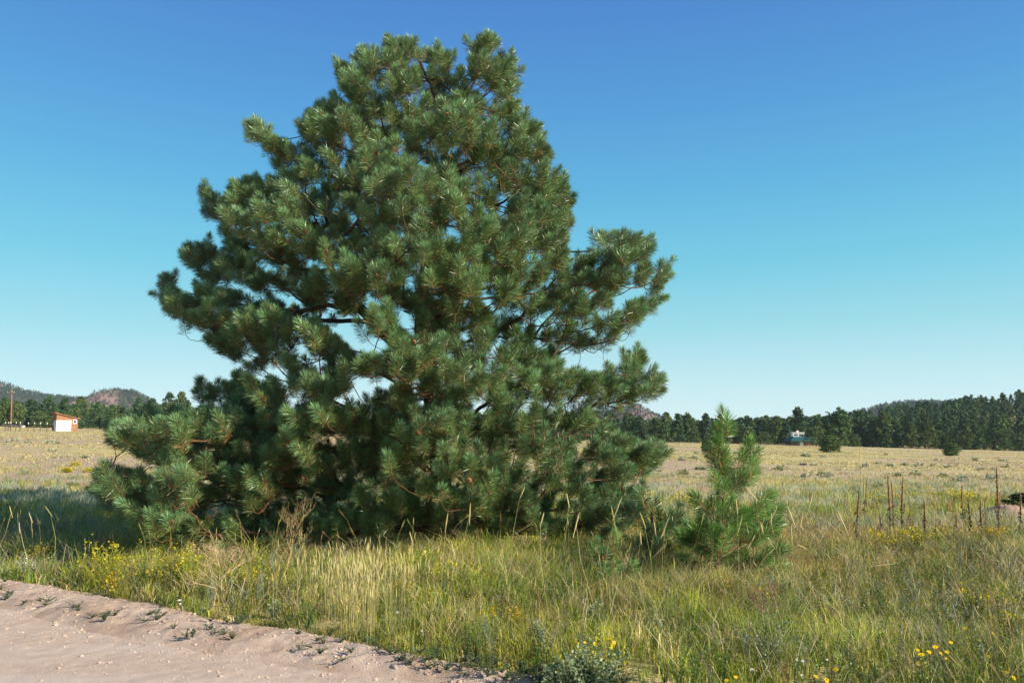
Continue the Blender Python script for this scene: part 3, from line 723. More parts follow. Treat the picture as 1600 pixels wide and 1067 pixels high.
def grass():
    q = np.random.RandomState(3)
    V = []; Q = []; T = []; K = []; off = 0
    def put(x, y, h, lean, w, col, **k):
        nonlocal off
        v, a, b, c = blades(x, y, h, lean, w, col, q=q, **k); V.append(v); Q.append(a + off); T.append(b + off); K.append(c); off += len(v)
    # near bunches: clump centres, many blades each
    n = 21000
    Y = np.sqrt(q.uniform(3.6 ** 2, 15 ** 2, n)); X = Y * q.uniform(-.72, .72, n)
    m = (Y > ytop(X) + q.exponential(.07, n) - .06) & pine_open(X, Y, q); X, Y = X[m], Y[m]
    col, kind = grass_colour(X, Y, q)
    kp = (fbm(X / .55, Y / .55, 2, 58) > .34) | (q.rand(len(X)) < .25); X, Y, col, kind = X[kp], Y[kp], col[kp], kind[kp]; edge_ = 0
    col = col * np.interp(fbm(X / .9, Y / .9, 3, 59), [.35, .65], [.78, 1.42])[:, None]
    u_ = X / Y; pk = ((u_ > .30) & (u_ < .5) & (Y > 9.5) & (q.rand(len(X)) < .5)) | ((Y > 10) & (q.rand(len(X)) < .06)); col[pk] = np.array([(.60, .40, .13), (.66, .50, .20)])[q.randint(0, 2, pk.sum())]
    ch = (.06 + .40 * fbm(X / 1.2, Y / 1.2, 3, 61)) * q.uniform(.5, 1.35, len(X)) * (1 + .35 * (kind == 6))
    edge = np.clip((Y - ytop(X)) / .8, 0, 1); ch *= .5 + .5 * edge; ch *= 1 - .45 * sstep(2.0, 3.6, X + (Y - 9) * -.1) * sstep(6, 8, Y)
    per = 17
    cx = np.repeat(X, per); cy = np.repeat(Y, per); cc = np.repeat(col, per, 0); h = np.repeat(ch, per) * q.uniform(.5, 1.25, len(cx))
    sp = .045
    cx = cx + q.randn(len(cx)) * sp; cy = cy + q.randn(len(cy)) * sp
    mix, _ = grass_colour(cx, cy, q); f = (q.rand(len(cx)) < .3)[:, None]
    cc = np.where(f, mix, cc * q.uniform(.75, 1.25, (len(cx), 1)))
    put(cx, cy, h, np.abs(q.randn(len(cx))) * .32 + .08, .0042 + .0003 * cy, cc)
    # big arching bunches
    n = 700; Y = np.sqrt(q.uniform(5.2 ** 2, 17 ** 2, n)); X = Y * q.uniform(-.7, .7, n)
    m = (Y > ytop(X) + .5) & ((np.hypot((X + 1.3) / 3.6, (Y - 13) / 2.6) > 1) | (q.rand(n) < .1)) & (fbm(X / 1.7, Y / 1.7, 2, 57) > .45); X, Y = X[m], Y[m]
    k = q.choice(4, len(X), p=[.35, .3, .2, .15]); col = np.array([G['lime'], G['green'], G['pale'], (.34, .40, .14)])[k]
    per = 46; cx = np.repeat(X, per) + q.randn(len(X) * per) * .05; cy = np.repeat(Y, per) + q.randn(len(X) * per) * .05
    put(cx, cy, np.repeat(q.uniform(.34, .62, len(X)), per) * q.uniform(.5, 1.1, len(cx)) * (1 - .25 * sstep(1.5, 4, cx)), np.abs(q.randn(len(cx))) * .35 + .25, .0052 + .0003 * cy, np.repeat(col, per, 0) * q.uniform(.7, 1.25, (len(cx), 1)), bendy=.9)
    # broken, lying dead stems
    n = 12000; Y = np.sqrt(q.uniform(4.2 ** 2, 15 ** 2, n)); X = Y * q.uniform(-.7, .7, n); m = (Y > ytop(X) + .1) & pine_open(X, Y, q); X, Y = X[m], Y[m]
    col = np.array([(.58, .46, .27), (.45, .31, .20), (.66, .58, .36)])[q.randint(0, 3, len(X))] * q.uniform(.7, 1.15, (len(X), 1))
    put(X, Y, q.uniform(.15, .45, len(X)), q.uniform(.8, 2.0, len(X)), .0036 + .0002 * Y, col, z=terrain(X, Y) + q.uniform(.02, .2, len(X)), bendy=.1)
    # middle distance 14..34 m
    n = 16000
    Y = np.sqrt(q.uniform(14 ** 2, 36 ** 2, n)); X = Y * q.uniform(-.72, .72, n)
    m = (q.rand(n) < np.interp(Y, [14, 20, 26, 36], [1, .8, .4, .2]) * np.interp(fbm(X / 6, Y / 3, 3, 75), [.42, .55], [.45, 1.15])) & pine_open(X, Y, q) & (Y > ytop(X)); X, Y = X[m], Y[m]
    col, kind = grass_colour(X, Y, q)
    far = sstep(20, 31, Y)[:, None]
    silv = np.array([.42, .44, .27]); stw = np.array([.62, .52, .25])
    pick = np.where((fbm(X / 5, Y / 2.5, 3, 71) > .52)[:, None], silv, stw) * q.uniform(.7, 1.2, (len(X), 1))
    col = col * (1 - far * .75) + pick * far * .75
    sg = (fbm(X / 3 + 9, Y / 2, 3, 77) > .47) & (q.rand(len(X)) < .75) & (Y < 28); col[sg] = np.array([(.44, .50, .36), (.36, .44, .28), (.52, .54, .38)])[q.randint(0, 3, sg.sum())]
    ch = (.16 + .26 * fbm(X / 2, Y / 2, 3, 62)) * q.uniform(.6, 1.2, len(X)) * (1 - .4 * far[:, 0])
    per = 12
    cx = np.repeat(X, per) + q.randn(len(X) * per) * .08; cy = np.repeat(Y, per) + q.randn(len(X) * per) * .08
    put(cx, cy, np.repeat(ch, per) * q.uniform(.5, 1.2, len(cx)), np.abs(q.randn(len(cx))) * .35 + .1, .009 + .0003 * cy, np.repeat(col, per, 0) * q.uniform(.75, 1.2, (len(cx), 1)))
    o = link('grass', mk_mesh('grass', np.concatenate(V), [np.concatenate(Q), np.concatenate(T)], M_grass, np.concatenate(K)))
    stuff(o, 'tangled green and straw coloured roadside grass', 'grass')
    # far field: low bunches
    V.clear(); Q.clear(); T.clear(); K.clear(); off = 0
    n = 34000
    Y = 34 * (235 / 34) ** (q.rand(n) ** .9); X = Y * q.uniform(-.72, .72, n)
    nn = fbm(X / 14, Y / 7, 3, 73)
    m = q.rand(n) < np.where(nn > .5, 1.0, .10) * np.interp(Y, [34, 48, 80], [.35, .5, 1]); X, Y, nn = X[m], Y[m], nn[m]
    pal = np.array([(.66, .56, .26), (.60, .48, .22), (.46, .44, .22), (.62, .55, .34), (.32, .29, .12)])
    k = q.choice(5, len(X), p=[.38, .24, .16, .14, .08]); col = pal[k] * q.uniform(.8, 1.15, (len(X), 1))
    per = 5
    cx = np.repeat(X, per) + q.randn(len(X) * per) * .16; cy = np.repeat(Y, per) + q.randn(len(X) * per) * .16
    put(cx, cy, q.uniform(.05, .16, len(cx)), np.abs(q.randn(len(cx))) * .5 + .35, .03 + .0007 * cy, np.repeat(col, per, 0))
    o = link('prairie_grass', mk_mesh('prairie_grass', np.concatenate(V), [np.concatenate(Q), np.concatenate(T)], M_grass, np.concatenate(K)))
    stuff(o, 'low dry bunch grass covering the open field', 'grass')
grass()

def seed_grass():
    q = np.random.RandomState(9); mb = MB()
    def stalk(p, h, lean, col, head=.12, hr=.0035, r=.0014):
        a = q.rand() * 6.28; l = lean * h
        pts = [p, p + (math.cos(a) * l * .3, math.sin(a) * l * .3, h * .5), p + (math.cos(a) * l * .75, math.sin(a) * l * .75, h * .85), p + (math.cos(a) * l * 1.15, math.sin(a) * l * 1.15, h)]
        pts = np.array(pts); V, Qd = tube(pts, [r * 1.3, r, r * .8, r * .6], 3); mb.add(V, [Qd], col)
        d = pts[3] - pts[2]; d /= np.linalg.norm(d)
        hp = np.array([pts[3] - d * head * .5, pts[3] - d * head * .2, pts[3] + d * head * .2, pts[3] + d * head * .5])
        V, Qd = tube(hp, [hr * .5, hr, hr * .8, hr * .1], 4); mb.add(V, [Qd], np.array(col) * 1.1)
    def G0(x, y): return np.array([x, y, float(terrain(x, y))])
    # the dense pale patch by the road
    for _ in range(300):
        px = q.normal(555, 52); Y = q.uniform(6.7, 8.6); p = on_ground(px, Y)
        if p[1] < ytop(p[0]): continue
        stalk(p, q.uniform(.35, .62), abs(q.randn()) * .10, (.62, .55, .27), .08, .0045)
    for _ in range(900):
        Y = math.sqrt(q.uniform(16, 170)); x = Y * q.uniform(-.7, .7)
        if Y < ytop(x) + .1 or (abs(x + 1.3) < 3 and Y > 10.5): continue
        c = [(.52, .44, .2), (.42, .42, .14), (.38, .26, .12)][q.randint(3)]
        stalk(G0(x, Y), q.uniform(.35, .75), abs(q.randn()) * .3, c, q.uniform(.05, .12), .0026 + .0002 * Y, .0014 + .0001 * Y)
    # tall leaning ones
    tall = [(955, 790), (972, 775), (820, 760), (885, 770), (735, 785), (905, 800), (1000, 800), (1022, 815), (1045, 808), (1100, 800), (1160, 805), (1262, 730), (1270, 770), (1344, 700),
            (1230, 790), (1236, 820), (1280, 800), (1310, 800), (1150, 780), (1165, 760), (1188, 815), (1215, 790), (1255, 800), (1300, 840), (1000, 830), (1040, 850), (850, 800), (700, 800), (640, 830), (15, 790), (85, 800), (45, 800), (55, 805), (30, 815), (110, 810), (70, 790), (1245, 850), (1290, 830), (1325, 770), (1350, 745), (1180, 835), (1205, 800), (1550, 850), (1400, 880), (1475, 880), (1575, 870)]
    for x, y in tall:
        Y = q.uniform(7.4, 9.2) if x > 150 else q.uniform(9.8, 10.6)
        t = P(x, y, Y); b = G0(t[0] + q.uniform(-.25, .25), Y + q.uniform(-.1, .2))
        c = (.68, .58, .32) if q.rand() < .65 else (.46, .46, .15)
        sd_ = q.randn() * .05; pts = np.array([b, b * .5 + t * .5 + (-sd_, 0, .06), b * .15 + t * .85 + (-sd_ * .7, 0, .04), t]); V, Qd = tube(pts, [.0034, .003, .0025, .0015], 3); mb.add(V, [Qd], c)
        d = pts[3] - pts[2]; d /= np.linalg.norm(d); L = q.uniform(.12, .26)
        V, Qd = tube([t - d * L, t - d * L * .5, t - d * L * .15, t], [.003, .0065, .005, .0015], 4); mb.add(V, [Qd], np.array(c) * 1.05)
    o = mb.build('seed_head_grass', M_grass); stuff(o, 'thin straw coloured grass stalks with narrow seed heads', 'grass')
seed_grass()

def leafy(mb, p, h, spread, nstem, leaf, lw, lc, sc, q, density=40, flower=None, fm=None, fs=.01, fprob=.5, up=.2):
    for s in range(nstem):
        a = q.rand() * 6.28; l = spread * math.sqrt(q.rand()); hh = h * q.uniform(.65, 1.1)
        pts = np.array([p + (math.cos(a) * l * f * (.4 + .6 * f) + q.randn() * .004, math.sin(a) * l * f * (.4 + .6 * f), hh * f) for f in (0, .3, .6, .85, 1)])
        V, Qd = tube(pts, np.array([.0032, .0028, .0022, .0016, .001]), 3); mb.add(V, [Qd], sc)
        nl = max(3, int(density * hh))
        t = q.uniform(up, 1, nl); c = np.stack([np.interp(t, [0, .3, .6, .85, 1], pts[:, k]) for k in range(3)], 1)
        d = q.randn(nl, 3); d[:, 2] = np.abs(d[:, 2]) * .7; d /= np.linalg.norm(d, axis=1)[:, None]
        sd = np.cross(d, q.randn(nl, 3)); sd /= np.linalg.norm(sd, axis=1)[:, None] + 1e-9
        L = leaf * q.uniform(.6, 1.2, nl)[:, None]; w = lw * q.uniform(.7, 1.2, nl)[:, None]
        V = np.stack([c, c + d * L * .45 + sd * w, c + d * L, c + d * L * .45 - sd * w], 1).reshape(-1, 3)
        mb.add(V, [4 * np.arange(nl)[:, None] + np.array([[0, 1, 2, 3]])], np.repeat(np.array(lc) * q.uniform(.7, 1.25, (nl, 1)), 4, 0))
        if flower is not None and q.rand() < fprob:
            nf = q.randint(5, 12); c = pts[-1] + q.randn(nf, 3) * np.array([.03, .03, .02]) * (fs / .01)
            d = q.randn(nf, 3); d /= np.linalg.norm(d, axis=1)[:, None]; e = np.cross(d, q.randn(nf, 3)); e /= np.linalg.norm(e, axis=1)[:, None]
            V = np.stack([c - d * fs, c - e * fs, c + d * fs, c + e * fs], 1).reshape(-1, 3)
            fm.add(V, [4 * np.arange(nf)[:, None] + np.array([[0, 1, 2, 3]])], np.repeat(np.array(flower) * q.uniform(.75, 1.15, (nf, 1)), 4, 0))

def weeds():
    q = np.random.RandomState(14); mb = MB(); n = 0
    while n < 1000:
        Y = math.sqrt(q.uniform(14, 150)); x = Y * q.uniform(-.7, .7)
        if Y < ytop(x) + .05 or (abs(x + 1.3) < 2.6 and Y > 11): continue
        if fbm(np.array([x]), np.array([Y]), 2, 81)[0] < .42: continue
        n += 1; k = q.choice(4, p=[.35, .3, .2, .15])
        lc = [(.13, .22, .06), (.22, .28, .07), (.30, .36, .26), (.38, .38, .08)][k]
        leafy(mb, np.array([x, Y, float(terrain(x, Y))]), q.uniform(.14, .36), q.uniform(.06, .16), q.randint(4, 8), q.uniform(.018, .035), q.uniform(.003, .007), lc, np.array(lc) * .9, q, 70, up=.05)
    o = mb.build('roadside_weeds', M_leaf); stuff(o, 'mixed low leafy weeds among the roadside grass', 'weeds')
    mb = MB()
    for _ in range(260):
        x = q.uniform(-7, 1.2); f = q.uniform(.1, 1.0); 
        if fbm(np.array([x * 1.4]), np.array([0.5]), 2, 83)[0] < .5 and q.rand() < .8: continue
        y = float(ybot(x)) * (1 - f) + float(ytop(x)) * f
        leafy(mb, np.array([x, y, .045 * f + .02]), q.uniform(.03, .07), q.uniform(.05, .13), q.randint(5, 10), .018, .004, (.09, .15, .07), (.12, .13, .07), q, 240, up=.02)
    o = mb.build('berm_weeds', M_leaf); stuff(o, 'small flat green weeds creeping on the soil berm', 'weeds')
weeds()

# flowering shrubs: (px, row of base, width px, height px, style, label)
def bush(name, label, base, w, h, lc, fc, q, n=26, leaf=.03, lw=.004, fs=.011, fprob=.8, group=None, cat='flowering shrub', fn='blossoms', dens=45):
    r = thing(name, label, cat, base, group); mb, fm = MB(), MB()
    for k in range(n):
        a = q.rand() * 6.28; d = w / 2 * math.sqrt(q.rand()) * .55
        leafy(mb, np.array([math.cos(a) * d, math.sin(a) * d, -.02]), h * q.uniform(.7, 1), w * .28, 3, leaf, lw, lc, np.array(lc) * .8, q, dens, fc, fm, fs, fprob, .1)
    mb.build('foliage', M_leaf, r)
    if fc is not None and fm.n: fm.build(fn, M_petal, r)
    return r
YEL = (.62, .52, .03); GLD = (.62, .42, .02)
def flower_shrubs():
    q = np.random.RandomState(33)
    L = [('yellow blooming rabbitbrush at the left end of the road bank', 165, 9.15, 115, .52, (.42, .44, .06), YEL, 40),
         ('golden flowered clump low beside the road left of the dead weed', 182, 8.55, 60, .34, (.25, .26, .05), GLD, 16),
         ('yellow green weed clump in front of the lower left boughs', 262, 8.95, 110, .47, (.42, .45, .06), YEL, 38),
         ('leafy yellow flowered bush just left of the dead branching weed', 288, 8.75, 50, .55, (.40, .45, .06), YEL, 16),
         ('small pale yellow bush at the far left of the bank', 62, 10.4, 70, .38, (.28, .28, .06), YEL, 14),
         ('grey white flowering weed at the left road edge', 52, 9.7, 50, .30, (.30, .33, .22), (.6, .6, .5), 12),
         ('bushy yellow flowered weed right of the dead branching weed', 395, 8.7, 90, .40, (.36, .40, .06), YEL, 24),
         ('tall leafy weed in front of the middle of the large pine', 665, 8.9, 70, .50, (.16, .27, .05), YEL, 14),
         ('yellow dotted flower clump in the middle of the grass', 710, 8.5, 90, .42, (.18, .26, .05), YEL, 20),
         ('golden flower spray near the centre of the bank', 790, 7.2, 90, .30, (.20, .26, .05), GLD, 14),
         ('yellow sprig above the pale straw grass patch', 625, 8.0, 50, .38, (.20, .27, .05), GLD, 9),
         ('golden flowered clump below the bright pine sapling', 1180, 7.6, 60, .34, (.18, .25, .05), GLD, 12),
         ('golden clump at the foot of the bright pine sapling', 1140, 8.4, 50, .30, (.20, .24, .05), GLD, 9),
         ('yellow flower patch between the tall brown stalks', 1400, 11.3, 90, .42, (.22, .26, .06), YEL, 22),
         ('yellow flower patch right of the tallest left stalks', 1440, 11.8, 60, .40, (.22, .26, .06), YEL, 14),
         ('golden flowers low between the right hand stalks', 1488, 12.0, 60, .40, (.22, .26, .06), GLD, 14),
         ('golden flowers at the foot of the tallest brown stalk', 1548, 12.2, 60, .38, (.24, .26, .08), GLD, 13),
         ('yellow band of flowers behind the right stalks', 1500, 19.5, 90, .42, (.24, .27, .08), YEL, 24),
         ('yellow flowers behind the left brown stalks', 1375, 18.5, 60, .42, (.24, .27, .08), YEL, 16),
         ('yellow flowered bush behind the gap beside the sapling', 1075, 18.0, 90, .45, (.28, .28, .08), YEL, 24),
         ('golden weed on the bank at the right edge of the photo', 1570, 6.6, 60, .48, (.15, .22, .05), YEL, 10),
         ('thin yellow flowered weed low at the right', 1530, 7.4, 60, .46, (.15, .22, .06), YEL, 9)]
    for lab, px, Y, wp, h, lc, fc, n in L:
        bush('flowering_weed', lab, on_ground(px, Y), wp / F * Y, h, lc, fc, q, n, fs=.006 + .0006 * Y, fprob=.28 if Y < 10 else .55, group='yellow and white flowering weeds')
    for lab, px, row, wpx, lc, fc in [('nearer yellow blooming shrub in the left field', 104, 738, 22, (.28, .28, .06), YEL), ('yellow blooming shrub on the right in the left field', 139, 738, 18, (.28, .28, .06), YEL),
                                      ('farthest yellow blooming shrub in the left field', 118, 728, 18, (.28, .28, .06), YEL), ('low green shrub in the left field', 112, 762, 30, (.13, .19, .06), None),
                                      ('pale green shrub in the left field behind the yellow ones', 131, 716, 14, (.22, .28, .13), None)]:
        g = ground_hit(px, row); w = wpx / F * g[1]
        bush('field_shrub', lab, g, w, w * .3, lc, fc, q, 26, leaf=.08, lw=.016, fs=.02, fprob=.7, cat='shrub', dens=40)
flower_shrubs()

def silver_shrubs():
    q = np.random.RandomState(44)
    for lab, px, Y, wp, h, n in [('grey green leafy shrub with yellow heads at the bottom of the photo', 925, 5.75, 130, .30, 34), ('small silver sage in the grass left of the sapling', 928, 7.3, 50, .34, 9),
                                 ('silvery leafed plant beside the road berm', 425, 7.75, 30, .22, 5), ('pale leafy weed at the bottom left of the grey shrub', 862, 5.7, 50, .2, 9),
                                 ('silver sage tuft below the seedling pine', 1022, 6.9, 60, .26, 9)]:
        bush('sage_shrub', lab, on_ground(px, Y), wp / F * Y, h, (.30, .38, .20), YEL if px == 925 else None, q, n, fprob=.12, fs=.008, leaf=.032, lw=.010, cat='shrub', dens=75)
    # low silvery shrubs far out in the field
    mb = MB(); n = 0
    for _ in range(420):
        Y = 17 * (110 / 17) ** q.rand(); x = Y * q.uniform(-.72, .72)
        if fbm(np.array([x / 9]), np.array([Y / 5]), 2, 91)[0] < .5: continue
        if abs(x + 1.3) < 4 and Y < 18: continue
        s = q.uniform(.15, .42); k = 70; d = q.randn(k, 3); d /= np.linalg.norm(d, axis=1)[:, None]; d[:, 2] = np.abs(d[:, 2]) * .65
        c = np.array([x, Y, float(terrain(x, Y))]) + d * s * q.uniform(.3, 1, (k, 1)); sz = .035 + .0007 * Y
        e1 = q.randn(k, 3) * sz; e2 = q.randn(k, 3) * sz
        lc = [(.38, .42, .28), (.50, .48, .34), (.34, .36, .17)][q.randint(3)]
        mb.add(np.stack([c - e1, c + e2, c + e1], 1).reshape(-1, 3), [np.arange(3 * k).reshape(-1, 3)], np.repeat(np.array(lc) * q.uniform(.7, 1.2, (k, 1)), 3, 0))
    o = mb.build('sagebrush', M_leaf); stuff(o, 'low silvery sagebrush scattered over the open field', 'sagebrush')
silver_shrubs()

# ------------------------------------------------------------------ mullein stalks
def mullein(label, px, row, Y, bpx, lush=False, thin=1.0, q=rs):
    t = P(px, row, Y); b = on_ground(bpx, Y)
    r = thing('mullein_stalk', label, 'dead stalk', b, 'tall dead mullein stalks'); h = t - b
    ps = [h * f + np.array([math.sin(f * 5 + px) * .008, 0, 0]) for f in np.linspace(0, 1, 30)]
    mb = MB(); mb.tube(ps[:17], np.linspace(.011, .009, 17) * thin, 6, (.13, .10, .08))
    for _ in range(int(26)):
        f = q.uniform(.25, .6); c = h * f; a = q.rand() * 6.28; L = q.uniform(.02, .05)
        mb.add([c, c + (math.cos(a) * L, math.sin(a) * L, -.03), c + (math.cos(a + .5) * L, math.sin(a + .5) * L, .0)], [[(0, 1, 2)]], (.2, .14, .1))
    mb.build('stem', M_stalk, r)
    ms = MB(); fs = np.linspace(.5, 1, 46); rad = (.0135 + .005 * q.rand(46)) * np.interp(fs, [.5, .56, .85, 1], [.5, 1, .9, .25]) * thin
    pts = np.array([h * f + np.array([math.sin(f * 5 + px) * .008, 0, 0]) for f in fs])
    V, Qd = tube(pts, rad, 7); ms.add(V + q.randn(len(V), 3) * .0022, [Qd], np.repeat(np.array((.33, .185, .09)) * q.uniform(.7, 1.25, (46, 1)), 7, 0))
    ms.build('seed_spike', M_stalk, r)
    if lush:
        ml = MB()
        for f in np.linspace(.12, .62, 30):
            a = q.rand() * 6.28; c = h * f; L = q.uniform(.03, .07); d = np.array([math.cos(a), math.sin(a), .5]) * L; s = np.array([-math.sin(a), math.cos(a), 0]) * L * .3
            ml.add([c, c + d * .5 + s, c + d, c + d * .5 - s], [[(0, 1, 2, 3)]], (.50, .46, .10))
        ml.build('leaves', M_leaf, r)
def mulleins():
    q = np.random.RandomState(8)
    S = [('leftmost tall brown mullein stalk, leaning slightly right', 1343, 761, 12.6, 1335, 0, 1), ('thin short stalk behind the leftmost tall mullein', 1354, 748, 15, 1350, 0, .5),
         ('taller left stalk of the close pair of mulleins', 1388, 743, 12.8, 1391, 0, 1), ('shorter right stalk of the close pair of mulleins', 1393, 753, 13.4, 1397, 0, .8),
         ('straight tall mullein stalk just right of the close pair', 1410, 744, 12.8, 1410, 0, 1), ('very thin pale stalk right of the straight tall mullein', 1422, 789, 13.5, 1421, 0, .45),
         ('short brown stub low between the tall stalks', 1426, 817, 12.5, 1426, 0, .7), ('lone mullein stalk in the middle of the row', 1443, 779, 12.4, 1447, 0, 1),
         ('short dark stalk left of the right hand cluster', 1494, 795, 12.4, 1493, 0, .7), ('thin tall stalk above the yellow flower band', 1503, 757, 13.6, 1506, 0, .85),
         ('mullein stalk with yellow green leaves on its lower half', 1513, 778, 12.6, 1517, 1, .95), ('thick brown stalk right of the leafy one', 1533, 781, 12.5, 1532, 0, 1),
         ('dark thin stalk left of the tallest mullein', 1539, 777, 13.6, 1540, 0, .6), ('tallest mullein stalk of the row, near the right edge', 1558, 728, 12.8, 1560, 0, 1.05),
         ('stalk standing tight against the tallest mullein', 1561, 768, 13.1, 1562, 0, .8), ('rightmost mullein stalk before the dark shrub', 1594, 767, 13.2, 1594, 0, .85),
         ('low thin brown stalk between leftmost and paired mulleins', 1375, 801, 13.5, 1374, 0, .6), ('low stub beside the leftmost tall mullein', 1340, 816, 12.2, 1338, 0, .6),
         ('grey bare stalk leaning far to the right', 1471, 812, 12.6, 1448, 0, .5)]
    for lab, px, row, Y, b, lush, th in S: mullein(lab, px, row, Y, b, bool(lush), th, q)
mulleins()

# ------------------------------------------------------------------ dead branching weeds
def dead_weed(name, label, base, h, w, q, col=(.50, .36, .20), up=.5):
    r = thing(name, label, 'dead weed', base); st = MB(); tw = MB()
    def grow(p, d, L, rad, lv):
        n = 4; pts = [p]; dd = np.array(d)
        for i in range(n):
            dd = dd + q.randn(3) * .16 + np.array([0, 0, .05 * lv]); dd /= np.linalg.norm(dd); pts.append(pts[-1] + dd * L / n)
        V, Qd = tube(pts, np.linspace(rad, rad * .6, n + 1), 4); (st if lv == 0 else tw).add(V, [Qd], np.array(col) * q.uniform(.8, 1.15))
        if lv < 4:
            for k in range(q.randint(3, 5) if lv else 10):
                f = q.uniform(.35 if lv == 0 else .25, 1); i = min(n - 1, int(f * n)); a = q.rand() * 6.28
                nd = dd * .35 + np.array([math.cos(a) * w, math.sin(a) * w * .8, up * q.uniform(-.3, 1)]); nd /= np.linalg.norm(nd)
                grow(pts[i + 1], nd, L * q.uniform(.42, .62), rad * .55, lv + 1)
    grow(np.zeros(3), (0.05, 0, 1), h, .007, 0)
    st.build('stem', M_stalk, r); tw.build('branches', M_stalk, r)
qd = np.random.RandomState(2)
dead_weed('dead_tumbleweed', 'pale tan dead branching weed with a bare stem beside the road', on_ground(335, 7.95), .52, 1.0, qd, (.66, .50, .29))
dead_weed('dried_weed', 'upright tan seedy weed in front of the dark pine boughs', on_ground(432, 8.9), .62, .45, qd, (.42, .33, .15), 1)
dead_weed('dead_brush', 'dark twiggy dead brush at the left under the shadow', on_ground(160, 10.4), .30, 1.1, qd, (.26, .18, .12), .4)
dead_weed('dried_weed', 'reddish dried weed in the grass right of the sapling', on_ground(1200, 6.9), .30, .9, qd, (.33, .2, .13), .6)

# ------------------------------------------------------------------ flowers close to the camera
def daisy_head(rp, rc, npet, pc, cc):
    mb = MB()
    for k in range(npet):
        a = k * 2 * math.pi / npet; d = np.array([math.cos(a), math.sin(a), .12]); s = np.array([-math.sin(a), math.cos(a), 0]) * rp * .26
        d = d * (1 + .22 * math.sin(k * 5.3)) + np.array([0, 0, .22 * math.sin(k * 3.1)])
        mb.add([d * rc * .6, d * rp * .55 + s, d * rp * .85 + s * .7, d * rp + (0, 0, -.1 * rp), d * rp * .85 - s * .7, d * rp * .55 - s], [[(0, 1, 2, 3, 4, 5)]], np.array(pc) * (1 + .12 * ((k * 7) % 3 - 1)))
    pm = mb.mesh('flower_head', M_petal)
    cb = MB(); th = np.linspace(0, 2 * np.pi, 9)[:-1]
    V = [(math.cos(a) * rc, math.sin(a) * rc, .15 * rc) for a in th] + [(math.cos(a) * rc * .6, math.sin(a) * rc * .6, .6 * rc) for a in th] + [(0, 0, .7 * rc)]
    cb.add(V, [[(i, (i + 1) % 8, 8 + (i + 1) % 8, 8 + i) for i in range(8)], [(8 + i, 8 + (i + 1) % 8, 16) for i in range(8)]], cc)
    return pm, cb.mesh('flower_centre', M_petal, True)
SUNF = daisy_head(.021, .006, 9, (.80, .56, .01), (.55, .33, .01)); WHT = daisy_head(.014, .004, 8, (.78, .78, .76), (.55, .5, .2))
def flower_plant(name, label, base, heads, kind, q, group, lc=(.13, .20, .07)):
    r = thing(name, label, 'flower', base, group); mb = MB(); base = np.asarray(base)
    for hx in heads:
        hx = np.asarray(hx) - base
        pts = [(hx[0] * .15, hx[1] * .15, 0), (hx[0] * .55, hx[1] * .5, hx[2] * .5), tuple(hx)]
        mb.tube(pts, [.003, .0026, .002], 4, (.16, .22, .06))
        nl = int(10 * max(.2, hx[2] / .3))
        for _ in range(nl):
            f = q.uniform(.05, .9); c = np.array([np.interp(f, [0, .5, 1], [p[k] for p in pts]) for k in range(3)]); a = q.rand() * 6.28
            L = q.uniform(.025, .06); d = np.array([math.cos(a), math.sin(a), q.uniform(-.1, .6)]) * L; s = np.array([-math.sin(a), math.cos(a), 0]) * L * .18
            mb.add([c, c + d * .5 + s, c + d, c + d * .5 - s], [[(0, 1, 2, 3)]], np.array(lc) * q.uniform(.8, 1.3))
        o = link('flower_head', kind[0], r); o.location = hx
        v = Vector((q.uniform(-.2, .8), q.uniform(-1.1, -.3), q.uniform(.2, 1.0))); o.rotation_euler = v.to_track_quat('Z', 'Y').to_euler(); s = q.uniform(.6, 1.15); o.scale = (s, s * q.uniform(.6, 1), s)
        c = link('flower_centre', kind[1], o)
    mb.build('stems', M_leaf, r)
